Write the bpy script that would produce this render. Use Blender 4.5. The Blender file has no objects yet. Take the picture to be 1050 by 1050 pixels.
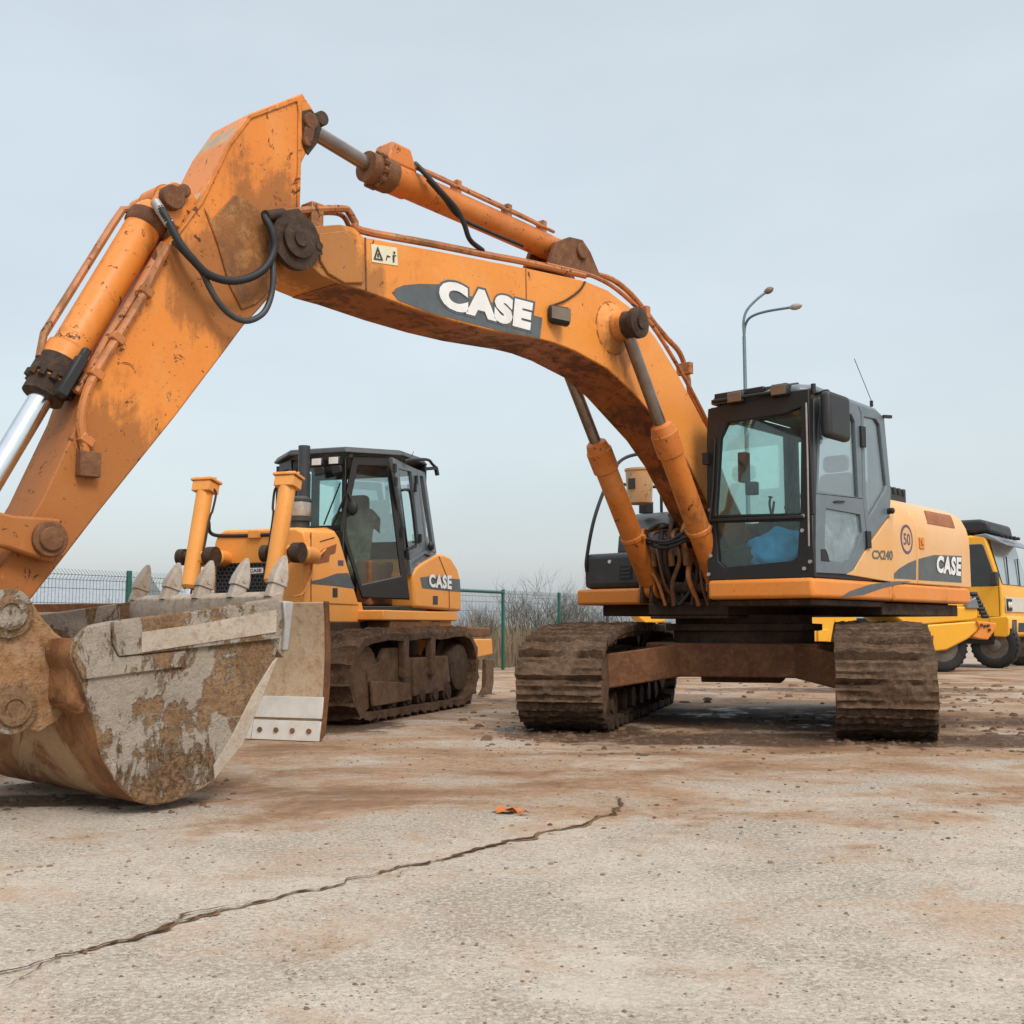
import bpy, bmesh, math, random
from math import sin, cos, tan, atan, atan2, radians, pi, sqrt
from mathutils import Vector, Matrix, noise
random.seed(7)
scene = bpy.context.scene
COL = scene.collection

# ------------------------------------------------------------------ camera
FPX, EYE = 1140.0, 0.977                     # focal length in pixels of a 1050 px wide picture, eye height
PITCH = atan((641 - 525) / FPX)
cam_data = bpy.data.cameras.new('camera')
cam = bpy.data.objects.new('camera', cam_data)
COL.objects.link(cam)
cam.location = (0, 0, EYE)
cam.rotation_euler = (pi / 2 + PITCH, 0, 0)
cam_data.sensor_width = 36
cam_data.lens = 36 * FPX / 1050
cam_data.clip_start = 0.05
cam_data.clip_end = 2000
scene.camera = cam

def ray(px, py):
    x, y = (px - 525) / FPX, (525 - py) / FPX
    return (x, cos(PITCH) - y * sin(PITCH), sin(PITCH) + y * cos(PITCH))

class Frame:
    """ground frame of a machine: x forward, y to its left, z up"""
    def __init__(s, origin, deg):
        a = radians(deg)
        s.o, s.f, s.l = origin, (-sin(a), -cos(a)), (cos(a), -sin(a))
        s.rot = atan2(s.f[1], s.f[0])
    def loc(s, t, d):
        x, y = t * d[0] - s.o[0], t * d[1] - s.o[1]
        return (x * s.f[0] + y * s.f[1], x * s.l[0] + y * s.l[1], EYE + t * d[2])
    def S(s, px, py, lat):                    # measured on a side plane -> (u, z)
        d = ray(px, py)
        t = (lat + s.o[0] * s.l[0] + s.o[1] * s.l[1]) / (d[0] * s.l[0] + d[1] * s.l[1])
        p = s.loc(t, d); return (p[0], p[2])
    def P(s, px, py, lat):
        q = s.S(px, py, lat); return Vector((q[0], lat, q[1]))
    def N(s, px, py, u):                      # measured on a front plane -> (lat, z)
        d = ray(px, py)
        t = (u + s.o[0] * s.f[0] + s.o[1] * s.f[1]) / (d[0] * s.f[0] + d[1] * s.f[1])
        p = s.loc(t, d); return (p[1], p[2])
    def Q(s, px, py, u):
        q = s.N(px, py, u); return Vector((u, q[0], q[1]))
    def G(s, px, py, z=0.0):                  # measured on a level plane -> (u, lat)
        d = ray(px, py)
        p = s.loc((z - EYE) / d[2], d); return (p[0], p[1])

# ------------------------------------------------------------------ objects
def link(o, parent=None, rot=None):
    COL.objects.link(o)
    if parent is not None: o.parent = parent
    return o
def tag(o, label=None, cat=None, group=None, kind=None):
    if label: o['label'] = label
    if cat: o['category'] = cat
    if group: o['group'] = group
    if kind: o['kind'] = kind
    return o
def thing(name, loc, rot, label, cat, group=None):
    o = bpy.data.objects.new(name, None)
    o.empty_display_size = 0.3
    o.location = loc; o.rotation_euler = (0, 0, rot)
    COL.objects.link(o)
    return tag(o, label, cat, group)

def spline(pts, n=6):
    pts = [Vector(p) for p in pts]
    if len(pts) < 3: return pts
    out = []
    for i in range(len(pts) - 1):
        p0 = pts[i - 1] if i else pts[0] * 2 - pts[1]
        p1, p2 = pts[i], pts[i + 1]
        p3 = pts[i + 2] if i + 2 < len(pts) else p2 * 2 - p1
        for k in range(n):
            t = k / n
            out.append(0.5 * ((2 * p1) + (p2 - p0) * t + (2 * p0 - 5 * p1 + 4 * p2 - p3) * t * t + (3 * p1 - p0 - 3 * p2 + p3) * t ** 3))
    out.append(pts[-1])
    return out

class MB:
    def __init__(s): s.bm = bmesh.new()
    def hexa(s, c):                            # eight corners: bottom ring then top ring
        v = [s.bm.verts.new(p) for p in c]
        for f in ((3, 2, 1, 0), (4, 5, 6, 7), (0, 1, 5, 4), (1, 2, 6, 5), (2, 3, 7, 6), (3, 0, 4, 7)):
            s.bm.faces.new([v[i] for i in f])
        return s
    def box(s, x0, x1, y0, y1, z0, z1):
        return s.hexa([(x0, y0, z0), (x1, y0, z0), (x1, y1, z0), (x0, y1, z0), (x0, y0, z1), (x1, y0, z1), (x1, y1, z1), (x0, y1, z1)])
    def bar(s, p0, p1, w, h, up=(0, 0, 1)):    # rectangular bar from p0 to p1
        p0, p1 = Vector(p0), Vector(p1)
        d = (p1 - p0).normalized(); side = d.cross(Vector(up))
        if side.length < 1e-4: side = d.cross(Vector((1, 0, 0)))
        side.normalize(); upv = side.cross(d)
        a, b = side * w / 2, upv * h / 2
        return s.hexa([p0 - a - b, p0 + a - b, p0 + a + b, p0 - a + b, p1 - a - b, p1 + a - b, p1 + a + b, p1 - a + b])
    def prism(s, poly, fn, t0, t1):            # polygon extruded: fn(a, b, t) -> point
        A = [s.bm.verts.new(fn(a, b, t0)) for a, b in poly]
        B = [s.bm.verts.new(fn(a, b, t1)) for a, b in poly]
        n = len(poly)
        s.bm.faces.new(A[::-1]); s.bm.faces.new(B)
        for i in range(n):
            j = (i + 1) % n
            s.bm.faces.new((A[i], A[j], B[j], B[i]))
        return s
    def side(s, poly, l0, l1): return s.prism(poly, lambda a, b, t: (a, t, b), l0, l1)     # (u, z) along lat
    def front(s, poly, u0, u1): return s.prism(poly, lambda a, b, t: (t, a, b), u0, u1)    # (lat, z) along u
    def plan(s, poly, z0, z1): return s.prism(poly, lambda a, b, t: (a, b, t), z0, z1)     # (u, lat) along z
    def frame(s, outer, inner, fn, t0, t1):    # picture-frame shape
        n = len(outer)
        R = [[s.bm.verts.new(fn(a, b, t)) for a, b in pl] for pl, t in ((outer, t0), (inner, t0), (inner, t1), (outer, t1))]
        for i in range(n):
            j = (i + 1) % n
            for k in range(4):
                m = (k + 1) % 4
                s.bm.faces.new((R[k][i], R[k][j], R[m][j], R[m][i]))
        return s
    def tube(s, pts, r, seg=8, cap=True):
        pts = [Vector(p) for p in pts]
        rs = r if isinstance(r, (list, tuple)) else [r] * len(pts)
        up = Vector((0, 0, 1)); rings = []
        d0 = (pts[1] - pts[0]).normalized()
        nrm = d0.cross(up)
        if nrm.length < 1e-3: nrm = d0.cross(Vector((1, 0, 0)))
        nrm.normalize()
        for i, p in enumerate(pts):
            a, b = pts[max(0, i - 1)], pts[min(len(pts) - 1, i + 1)]
            d = (b - a)
            if d.length < 1e-7: d = d0.copy()
            d.normalize()
            nrm = (nrm - d * nrm.dot(d))
            if nrm.length < 1e-5: nrm = d.orthogonal()
            nrm.normalize(); bn = d.cross(nrm)
            rings.append([s.bm.verts.new(p + (nrm * cos(2 * pi * k / seg) + bn * sin(2 * pi * k / seg)) * rs[i]) for k in range(seg)])
        for i in range(len(rings) - 1):
            for k in range(seg):
                m = (k + 1) % seg
                s.bm.faces.new((rings[i][k], rings[i][m], rings[i + 1][m], rings[i + 1][k]))
        if cap:
            s.bm.faces.new(rings[0][::-1]); s.bm.faces.new(rings[-1])
        return s
    def cyl(s, p0, p1, r0, r1=None, seg=24): return s.tube([p0, p1], [r0, r0 if r1 is None else r1], seg)
    def lathe(s, base, axis, prof, seg=24):    # prof: (radius, distance along the axis)
        b, a = Vector(base), Vector(axis).normalized()
        return s.tube([b + a * h for r, h in prof], [max(r, 1e-4) for r, h in prof], seg) if all(prof[i][1] < prof[i + 1][1] for i in range(len(prof) - 1)) else s._lathe(b, a, prof, seg)
    def _lathe(s, b, a, prof, seg=24):
        b, a = Vector(b), Vector(a).normalized()
        n = a.orthogonal().normalized(); m = a.cross(n)
        R = [[s.bm.verts.new(b + a * h + (n * cos(2 * pi * k / seg) + m * sin(2 * pi * k / seg)) * max(r, 1e-4)) for k in range(seg)] for r, h in prof]
        for i in range(len(R) - 1):
            for k in range(seg):
                j = (k + 1) % seg
                s.bm.faces.new((R[i][k], R[i][j], R[i + 1][j], R[i + 1][k]))
        s.bm.faces.new(R[0][::-1]); s.bm.faces.new(R[-1])
        return s
    def quad(s, a, b, c, d):
        s.bm.faces.new([s.bm.verts.new(p) for p in (a, b, c, d)]); return s
    def face(s, pts):
        s.bm.faces.new([s.bm.verts.new(p) for p in pts]); return s
    def blob(s, c, r, amp=0.25, sub=3, sc=(1, 1, 1), seed=0.0, freq=2.0):
        res = bmesh.ops.create_icosphere(s.bm, subdivisions=sub, radius=1.0)
        for v in res['verts']:
            n = noise.noise(v.co * freq + Vector((seed, seed * 1.7, 0)))
            k = r * (1 + amp * n)
            v.co = Vector((v.co.x * k * sc[0], v.co.y * k * sc[1], v.co.z * k * sc[2])) + Vector(c)
        return s
    def build(s, name, mat, parent=None, bevel=0.0, smooth=True, seg=2, rot=None, angle=38, label=None):
        bmesh.ops.recalc_face_normals(s.bm, faces=s.bm.faces[:])
        me = bpy.data.meshes.new(name)
        s.bm.to_mesh(me); s.bm.free()
        me.materials.append(mat)
        if smooth:
            me.polygons.foreach_set('use_smooth', [True] * len(me.polygons))
            me.set_sharp_from_angle(angle=radians(angle))
        o = bpy.data.objects.new(name, me)
        link(o, parent)
        if rot is not None: o.rotation_euler = (0, 0, rot)
        if bevel > 0:
            m = o.modifiers.new('bevel', 'BEVEL')
            m.width = bevel; m.segments = seg; m.limit_method = 'ANGLE'; m.angle_limit = radians(35)
            m.harden_normals = False
        if label: o['label'] = label
        return o

def letters(mb, text, fn, offset=0.0, spacing=1.0, shear=0.0):
    """writing mapped by fn(x, y) with x, y in 0..1 over the bounding box of the words"""
    cu = bpy.data.curves.new('lettering', 'FONT')
    cu.body = text; cu.offset = offset; cu.space_character = spacing; cu.shear = shear; cu.resolution_u = 4
    ob = bpy.data.objects.new('lettering', cu)
    COL.objects.link(ob)
    dg = bpy.context.evaluated_depsgraph_get()
    me = bpy.data.meshes.new_from_object(ob.evaluated_get(dg))
    xs = [v.co.x for v in me.vertices]; ys = [v.co.y for v in me.vertices]
    x0, x1, y0, y1 = min(xs), max(xs), min(ys), max(ys)
    vs = [mb.bm.verts.new(fn((v.co.x - x0) / (x1 - x0), (v.co.y - y0) / (y1 - y0))) for v in me.vertices]
    for p in me.polygons:
        try: mb.bm.faces.new([vs[i] for i in p.vertices])
        except ValueError: pass
    bpy.data.objects.remove(ob); bpy.data.meshes.remove(me); bpy.data.curves.remove(cu)
    return mb
def bil(p00, p10, p01, p11, off=Vector((0, 0, 0))):
    p00, p10, p01, p11 = map(Vector, (p00, p10, p01, p11))
    return lambda x, y: (p00 * (1 - x) + p10 * x) * (1 - y) + (p01 * (1 - x) + p11 * x) * y + off
# ------------------------------------------------------------------ materials
class NT:
    def __init__(s, name):
        s.m = bpy.data.materials.new(name); s.m.use_nodes = True
        s.t = s.m.node_tree; s.t.nodes.clear()
        s.out = s.t.nodes.new('ShaderNodeOutputMaterial')
    def node(s, typ, **kw):
        n = s.t.nodes.new(typ)
        for k, v in kw.items(): setattr(n, k, v)
        return n
    def put(s, sock, v):
        if isinstance(v, bpy.types.NodeSocket): s.t.links.new(v, sock)
        elif isinstance(v, (tuple, list)) and len(v) == 3 and sock.type == 'RGBA': sock.default_value = (*v, 1)
        else: sock.default_value = v
    def coords(s, scale=(1, 1, 1), world=False, rotz=0.0):
        if world: src = s.node('ShaderNodeNewGeometry').outputs['Position']
        else: src = s.node('ShaderNodeTexCoord').outputs['Object']
        mp = s.node('ShaderNodeMapping'); mp.inputs['Scale'].default_value = scale; mp.inputs['Rotation'].default_value = (0, 0, rotz)
        s.put(mp.inputs['Vector'], src)
        return mp.outputs['Vector']
    def noise(s, vec, scale, detail=6, rough=0.6, dist=0.0):
        n = s.node('ShaderNodeTexNoise'); s.put(n.inputs['Vector'], vec)
        n.inputs['Scale'].default_value = scale; n.inputs['Detail'].default_value = detail
        n.inputs['Roughness'].default_value = rough; n.inputs['Distortion'].default_value = dist
        return n.outputs['Fac']
    def vor(s, vec, scale, feature='F1', out='Distance', rand=1.0):
        n = s.node('ShaderNodeTexVoronoi'); n.feature = feature
        s.put(n.inputs['Vector'], vec); n.inputs['Scale'].default_value = scale; n.inputs['Randomness'].default_value = rand
        return n.outputs[out]
    def step(s, fac, lo, hi, a=0.0, b=1.0):
        n = s.node('ShaderNodeMapRange'); n.interpolation_type = 'SMOOTHSTEP'
        s.put(n.inputs['Value'], fac)
        for k, v in (('From Min', lo), ('From Max', hi), ('To Min', a), ('To Max', b)): n.inputs[k].default_value = v
        return n.outputs['Result']
    def math(s, op, a, b=0.0):
        n = s.node('ShaderNodeMath', operation=op); s.put(n.inputs[0], a); s.put(n.inputs[1], b); return n.outputs[0]
    def mix(s, fac, a, b):
        n = s.node('ShaderNodeMix', data_type='RGBA')
        s.put(n.inputs[0], fac); s.put(n.inputs[6], a); s.put(n.inputs[7], b); return n.outputs[2]
    def sep(s, vec):
        n = s.node('ShaderNodeSeparateXYZ'); s.put(n.inputs[0], vec); return n.outputs
    def bump(s, h, strength=0.3, dist=0.01, nrm=None):
        n = s.node('ShaderNodeBump'); s.put(n.inputs['Height'], h)
        n.inputs['Strength'].default_value = strength; n.inputs['Distance'].default_value = dist
        if nrm is not None: s.put(n.inputs['Normal'], nrm)
        return n.outputs['Normal']
    def bsdf(s, color, rough=0.5, metal=0.0, nrm=None, spec=0.5, coat=0.0, coat_rough=0.2):
        n = s.node('ShaderNodeBsdfPrincipled')
        s.put(n.inputs['Base Color'], color); s.put(n.inputs['Roughness'], rough); s.put(n.inputs['Metallic'], metal)
        n.inputs['Specular IOR Level'].default_value = spec
        n.inputs['Coat Weight'].default_value = coat; n.inputs['Coat Roughness'].default_value = coat_rough
        if nrm is not None: s.put(n.inputs['Normal'], nrm)
        return n.outputs[0]
    def done(s, sh): s.put(s.out.inputs['Surface'], sh); return s.m

def paint(name, base, base2, dirt=0.45, rust=0.3, rough=0.48, mudcol=(0.17, 0.085, 0.035), rustcol=(0.085, 0.03, 0.012), scale=1.0, chips=True, coat=0.08, zones=(), edge=0.0):
    """enamel with dust streaks, mud film and rust chips; dirt and rust are 0..1 coverages"""
    k = NT(name); v = k.coords()
    big = k.noise(v, 0.9 * scale, 5, 0.6, 0.4)
    col = k.mix(k.step(big, 0.3, 0.7), base, base2)
    fade = k.noise(k.coords((1.3 * scale, 1.3 * scale, 0.8 * scale)), 1.7, 8, 0.7, 0.6)
    col = k.mix(k.step(fade, 0.48, 0.68, 0, 0.55), col, tuple(c * 0.72 + 0.16 * q for c, q in zip(base, (1.0, 0.72, 0.36))))
    scr = k.noise(k.coords((2.2 * scale, 2.2 * scale, 34 * scale), rotz=0.3), 2.4, 4, 0.7, 0.25)
    col = k.mix(k.step(scr, 0.62, 0.68, 0, 0.35), col, tuple(c * 0.55 for c in base))
    fine = k.noise(v, 34 * scale, 5, 0.75)
    col = k.mix(k.step(fine, 0.45, 0.75, 0, 0.4), col, tuple(c * 0.75 for c in base))
    streak = k.noise(k.coords((5 * scale, 5 * scale, 0.7 * scale)), 2.0, 6, 0.7, 0.3)
    film = k.noise(v, 2.1 * scale, 9, 0.72, 0.5)
    both = k.math('ADD', k.math('MULTIPLY', film, 0.65), k.math('MULTIPLY', streak, 0.35))
    for c_, r_, a_ in zones:                     # soil worked into joints and splashed near the bucket
        dn = k.node('ShaderNodeVectorMath', operation='DISTANCE'); k.put(dn.inputs[0], v); dn.inputs[1].default_value = c_
        both = k.math('ADD', both, k.math('MULTIPLY', k.step(dn.outputs['Value'], 0.0, r_, 1, 0), a_))
    lo = 0.63 - 0.24 * dirt
    m = k.step(both, lo, lo + 0.13, 0, min(1, 0.45 + 0.55 * dirt))
    col = k.mix(m, col, mudcol)
    rf = m
    if chips:
        spots = k.noise(v, 9 * scale, 8, 0.75, 0.8)
        lo2 = 0.67 - 0.14 * rust
        r = k.step(spots, lo2, lo2 + 0.035)
        col = k.mix(r, col, rustcol)
        tiny = k.noise(v, 42 * scale, 3, 0.6)
        lo3 = 0.74 - 0.12 * rust
        r2 = k.step(tiny, lo3, lo3 + 0.03, 0, 0.85)
        col = k.mix(r2, col, rustcol)
        rf = k.math('MAXIMUM', m, r)
    if edge:                                    # paint rubbed off along plate edges
        bv = k.node('ShaderNodeBevel', samples=4); bv.inputs['Radius'].default_value = edge
        ge = k.node('ShaderNodeNewGeometry'); dt = k.node('ShaderNodeVectorMath', operation='DOT_PRODUCT')
        k.put(dt.inputs[0], bv.outputs[0]); k.put(dt.inputs[1], ge.outputs['Normal'])
        wear = k.step(dt.outputs['Value'], 0.80, 0.985, 1, 0)
        wn = k.noise(v, 11 * scale, 7, 0.75, 0.5)
        w_ = k.math('MULTIPLY', wear, k.step(wn, 0.43, 0.52))
        col = k.mix(k.math('MULTIPLY', w_, 0.9), col, (0.12, 0.045, 0.018))
        rf = k.math('MAXIMUM', rf, w_)
    rg = k.step(rf, 0, 1, rough, 0.85)
    b = k.bump(k.math('ADD', k.math('MULTIPLY', both, 0.6), k.math('MULTIPLY', fine, 0.15)), 0.25, 0.012)
    return k.done(k.bsdf(col, rg, 0, b, 0.35, coat, 0.3))

def soil(name, c1, c2, c3, scale=1.0, bump=0.9, rough=0.9, wet=0.0, low=None):
    k = NT(name); v = k.coords()
    a = k.noise(v, 2.2 * scale, 9, 0.7, 0.6); b = k.noise(v, 11 * scale, 8, 0.75, 0.3); c = k.noise(v, 60 * scale, 4, 0.7)
    col = k.mix(k.step(a, 0.35, 0.65), c1, c2)
    col = k.mix(k.step(b, 0.45, 0.7, 0, 0.8), col, c3)
    col = k.mix(k.step(c, 0.5, 0.75, 0, 0.5), col, tuple(x * 0.5 for x in c1))
    if low:                                     # still wet where it last touched the ground
        z = k.math('ADD', k.sep(v)[2], k.math('MULTIPLY', k.math('SUBTRACT', b, 0.5), 0.5))
        col = k.mix(k.step(z, low[0], low[1], 0.85, 0), col, low[2])
    h = k.math('ADD', k.math('MULTIPLY', b, 1.0), k.math('MULTIPLY', c, 0.35))
    rg = k.step(a, 0.3, 0.7, rough, rough - wet)
    return k.done(k.bsdf(col, rg, 0, k.bump(h, bump, 0.03), 0.3))

def plain(name, c, rough=0.5, metal=0.0, var=0.25, dust=0.0, dustc=(0.20, 0.14, 0.09), coat=0.0, scale=1.0, bump=0.08):
    k = NT(name); v = k.coords()
    n = k.noise(v, 6 * scale, 7, 0.7, 0.2); f = k.noise(v, 45 * scale, 3, 0.6)
    col = k.mix(k.step(n, 0.3, 0.7), c, tuple(x * (1 - var) for x in c))
    rg = rough
    if dust > 0:
        d = k.noise(v, 3.3 * scale, 9, 0.75, 0.5)
        mk = k.step(d, 0.62 - 0.3 * dust, 0.85 - 0.25 * dust, 0, min(1, 0.3 + dust))
        col = k.mix(mk, col, dustc); rg = k.step(mk, 0, 1, rough, 0.85)
    return k.done(k.bsdf(col, rg, metal, k.bump(k.math('ADD', n, k.math('MULTIPLY', f, 0.4)), bump, 0.01), 0.5, coat))

def glass(name, tint, dirt=0.12, gloss=0.08, dustc=(0.5, 0.55, 0.53)):
    k = NT(name); v = k.coords()
    tr = k.node('ShaderNodeBsdfTransparent'); tr.inputs[0].default_value = (*tint, 1)
    gl = k.node('ShaderNodeBsdfGlossy'); gl.inputs['Roughness'].default_value = 0.03
    fr = k.node('ShaderNodeLayerWeight'); fr.inputs[0].default_value = 0.35
    m1 = k.node('ShaderNodeMixShader'); k.put(m1.inputs[0], k.math('ADD', k.math('MULTIPLY', fr.outputs['Fresnel'], 0.45), gloss))
    k.put(m1.inputs[1], tr.outputs[0]); k.put(m1.inputs[2], gl.outputs[0])
    df = k.node('ShaderNodeBsdfDiffuse'); df.inputs[0].default_value = (*dustc, 1)
    n = k.noise(v, 2.5, 8, 0.7, 0.4); n2 = k.noise(v, 40, 3, 0.7)
    d = k.math('MULTIPLY', k.step(k.math('ADD', k.math('MULTIPLY', n, 0.8), k.math('MULTIPLY', n2, 0.2)), 0.36, 0.75), dirt)
    m2 = k.node('ShaderNodeMixShader'); k.put(m2.inputs[0], d); k.put(m2.inputs[1], m1.outputs[0]); k.put(m2.inputs[2], df.outputs[0])
    return k.done(m2.outputs[0])

ORANGE, ORANGE2 = (0.76, 0.285, 0.050), (0.68, 0.235, 0.036)
M = {}
M['boom'] = paint('boom_orange_enamel', ORANGE, ORANGE2, 0.32, 0.42, zones=[((5.85, .25, 3.35), .75, .30), ((2.45, .3, 3.5), .42, .28), ((5.2, .25, 3.25), .45, .12)], edge=0.022)
M['arm'] = paint('arm_orange_enamel', (0.70, 0.235, 0.036), (0.62, 0.19, 0.026), 0.34, 0.55, mudcol=(0.17, 0.068, 0.024), zones=[((6.15, .2, 3.25), 1.0, .26), ((7.55, .1, 1.35), 1.15, .30), ((7.3, -.1, 1.9), .75, .22), ((6.75, .2, 3.0), .5, .2), ((6.2, .2, 2.6), .45, .12)], edge=0.022)
M['underside'] = paint('boom_underside_grime_and_shade', (0.44, 0.13, 0.025), (0.30, 0.085, 0.018), 0.75, 0.6, mudcol=(0.10, 0.038, 0.018))  # dirty plate, its base darkened so the colour carries the shade too
M['cylinder'] = paint('cylinder_orange_enamel', (0.62, 0.19, 0.030), (0.50, 0.14, 0.022), 0.50, 0.55)
M['pipe'] = paint('dirty_orange_pipe', (0.50, 0.17, 0.045), (0.34, 0.12, 0.04), 0.70, 0.7)
M['skirt'] = paint('skirt_orange_enamel', (0.74, 0.24, 0.035), (0.68, 0.23, 0.04), 0.32, 0.25, edge=0.022)
M['hood'] = paint('pale_hood_enamel', (0.72, 0.42, 0.19), (0.70, 0.35, 0.105), 0.12, 0.08, rough=0.40, coat=0.2)  # paler and less saturated than the boom orange
M['dozer'] = paint('bulldozer_orange_enamel', (0.78, 0.33, 0.07), (0.74, 0.285, 0.05), 0.20, 0.15, edge=0.022)
M['yellow'] = paint('truck_yellow_enamel', (0.80, 0.40, 0.02), (0.76, 0.36, 0.02), 0.16, 0.05, coat=0.3)
M['grime'] = soil('greasy_dark_dirt', (0.030, 0.018, 0.012), (0.055, 0.030, 0.016), (0.10, 0.05, 0.025), 1.6, 0.5, 0.75, 0.25)
M['rusty'] = soil('rusty_brown_steel', (0.12, 0.05, 0.025), (0.18, 0.08, 0.035), (0.26, 0.12, 0.05), 1.5, 0.4, 0.8, 0.1)
M['mud'] = soil('caked_mud', (0.105, 0.058, 0.032), (0.165, 0.098, 0.058), (0.22, 0.140, 0.085), 1.0, 1.0, 0.92, 0.2)
M['darkmud'] = soil('dark_wet_mud', (0.035, 0.022, 0.015), (0.075, 0.042, 0.025), (0.12, 0.07, 0.04), 1.3, 0.8, 0.8, 0.3)
M['track'] = soil('muddy_track_steel', (0.095, 0.056, 0.034), (0.17, 0.102, 0.060), (0.245, 0.160, 0.102), 1.8, 1.0, 0.88, 0.2, (0.12, 0.30, (0.035, 0.021, 0.013)))
M['dark'] = plain('dark_grey_cab_paint', (0.040, 0.045, 0.048), 0.45, 0, 0.3, 0.35, (0.10, 0.085, 0.07))
M['dozer_track'] = soil('rusty_muddy_track_links', (0.065, 0.034, 0.019), (0.125, 0.068, 0.036), (0.21, 0.125, 0.072), 2.0, 0.9, 0.85, 0.2)
M['mat'] = plain('brightening_floor_sheet', (0.26, 0.25, 0.23), 0.8, 0, 0.4, 0.5, (0.22, 0.17, 0.12))  # pale grey for the sheet added to lighten the cab interior
M['frame'] = plain('black_cab_frame', (0.010, 0.010, 0.010), 0.5, 0, 0.3, 0.28, (0.055, 0.042, 0.03))
M['grey'] = plain('blue_grey_cab_paint', (0.125, 0.155, 0.175), 0.38, 0, 0.2, 0.22, (0.20, 0.19, 0.17), 0.2)
M['black'] = plain('black_rubber', (0.014, 0.014, 0.015), 0.6, 0, 0.3, 0.2, (0.07, 0.055, 0.04))
M['plastic'] = plain('black_plastic', (0.02, 0.02, 0.021), 0.5, 0, 0.2, 0.1)
M['chrome'] = plain('chromed_rod', (0.74, 0.77, 0.80), 0.16, 1.0, 0.15, 0.12, (0.25, 0.15, 0.08), 0, 1, 0.02)
M['dullrod'] = plain('dusty_chromed_rod', (0.30, 0.25, 0.22), 0.32, 0.9, 0.25, 0.45, (0.17, 0.10, 0.06))
M['steel'] = plain('worn_grey_steel', (0.42, 0.40, 0.37), 0.5, 0.3, 0.3, 0.35, (0.28, 0.19, 0.12))
M['decal'] = plain('grey_decal', (0.10, 0.115, 0.12), 0.5, 0, 0.25, 0.3, (0.22, 0.14, 0.08))
M['outline'] = plain('dark_decal_outline', (0.035, 0.035, 0.037), 0.5)
M['white'] = plain('white_decal', (0.76, 0.75, 0.73), 0.45, 0, 0.12, 0.12, (0.4, 0.3, 0.2))
M['cream'] = plain('cream_sticker', (0.72, 0.66, 0.47), 0.5, 0, 0.15, 0.15)
M['lens'] = plain('work_light_lens', (0.17, 0.12, 0.08), 0.15, 0, 0.3, 0.3, (0.25, 0.17, 0.10), 0.5)
M['lightlens'] = plain('clear_work_light_lens', (0.72, 0.70, 0.64), 0.15, 0, 0.2, 0.1, coat=0.5)
M['teal'] = glass('teal_cab_glass', (0.82, 0.98, 0.95), 0.06, 0.03, (0.5, 0.62, 0.58))
M['tealdirty'] = glass('dusty_teal_cab_glass', (0.90, 0.98, 0.96), 0.03, 0.02, (0.42, 0.55, 0.52))
M['side_glass'] = glass('pale_cab_glass', (0.90, 0.97, 0.98), 0.05, 0.26)
M['clear'] = glass('clear_rear_glass', (0.92, 0.98, 0.97), 0.06, 0.02)
M['frosted'] = glass('frosted_lower_door_glass', (0.75, 0.88, 0.90), 0.55, 0.2, (0.46, 0.55, 0.58))
M['dark_glass'] = glass('smoky_cab_glass', (0.56, 0.68, 0.67), 0.06, 0.04)
M['blue'] = plain('blue_cloth', (0.04, 0.42, 0.85), 0.6, 0, 0.35, 0.0, bump=0.3)
M['camo'] = soil('camouflage_cloth', (0.10, 0.12, 0.075), (0.30, 0.32, 0.20), (0.20, 0.17, 0.09), 2.2, 0.4, 0.9)
M['seat'] = plain('charcoal_seat_fabric', (0.075, 0.085, 0.085), 0.85, 0, 0.3, 0.35, (0.16, 0.14, 0.11))
M['green'] = plain('green_fence_enamel', (0.012, 0.11, 0.075), 0.4, 0, 0.2, 0.1)
M['wire'] = plain('green_grey_wire', (0.045, 0.10, 0.085), 0.5)
M['pole'] = plain('galvanised_pole', (0.16, 0.23, 0.26), 0.5, 0.3, 0.2)
M['lamp_brown'] = plain('brown_lamp_housing', (0.16, 0.12, 0.08), 0.5)
M['lamp_pale'] = plain('pale_lamp_housing', (0.42, 0.40, 0.36), 0.5)
M['silver'] = plain('silver_grey_plastic', (0.20, 0.22, 0.24), 0.35, 0.2, 0.3, coat=0.2)
M['tyre'] = plain('muddy_tyre_rubber', (0.016, 0.015, 0.015), 0.8, 0, 0.3, 0.4, (0.06, 0.042, 0.028))
M['rim'] = plain('dusty_wheel_rim', (0.16, 0.14, 0.12), 0.5, 0.4, 0.4, 0.4)
M['roof_sheet'] = plain('grey_roof_sheet', (0.30, 0.33, 0.36), 0.7)
M['redbrown'] = plain('red_brown_paint', (0.10, 0.045, 0.03), 0.7)
M['vent'] = plain('rust_red_vent_mesh', (0.30, 0.10, 0.035), 0.7, 0, 0.3, bump=0.4)
M['leaf'] = plain('orange_dead_leaf', (0.50, 0.15, 0.03), 0.8)
M['twig'] = plain('bare_brown_twigs', (0.115, 0.085, 0.062), 0.9)
M['purple'] = plain('purple_marking', (0.10, 0.07, 0.16), 0.5)

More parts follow.
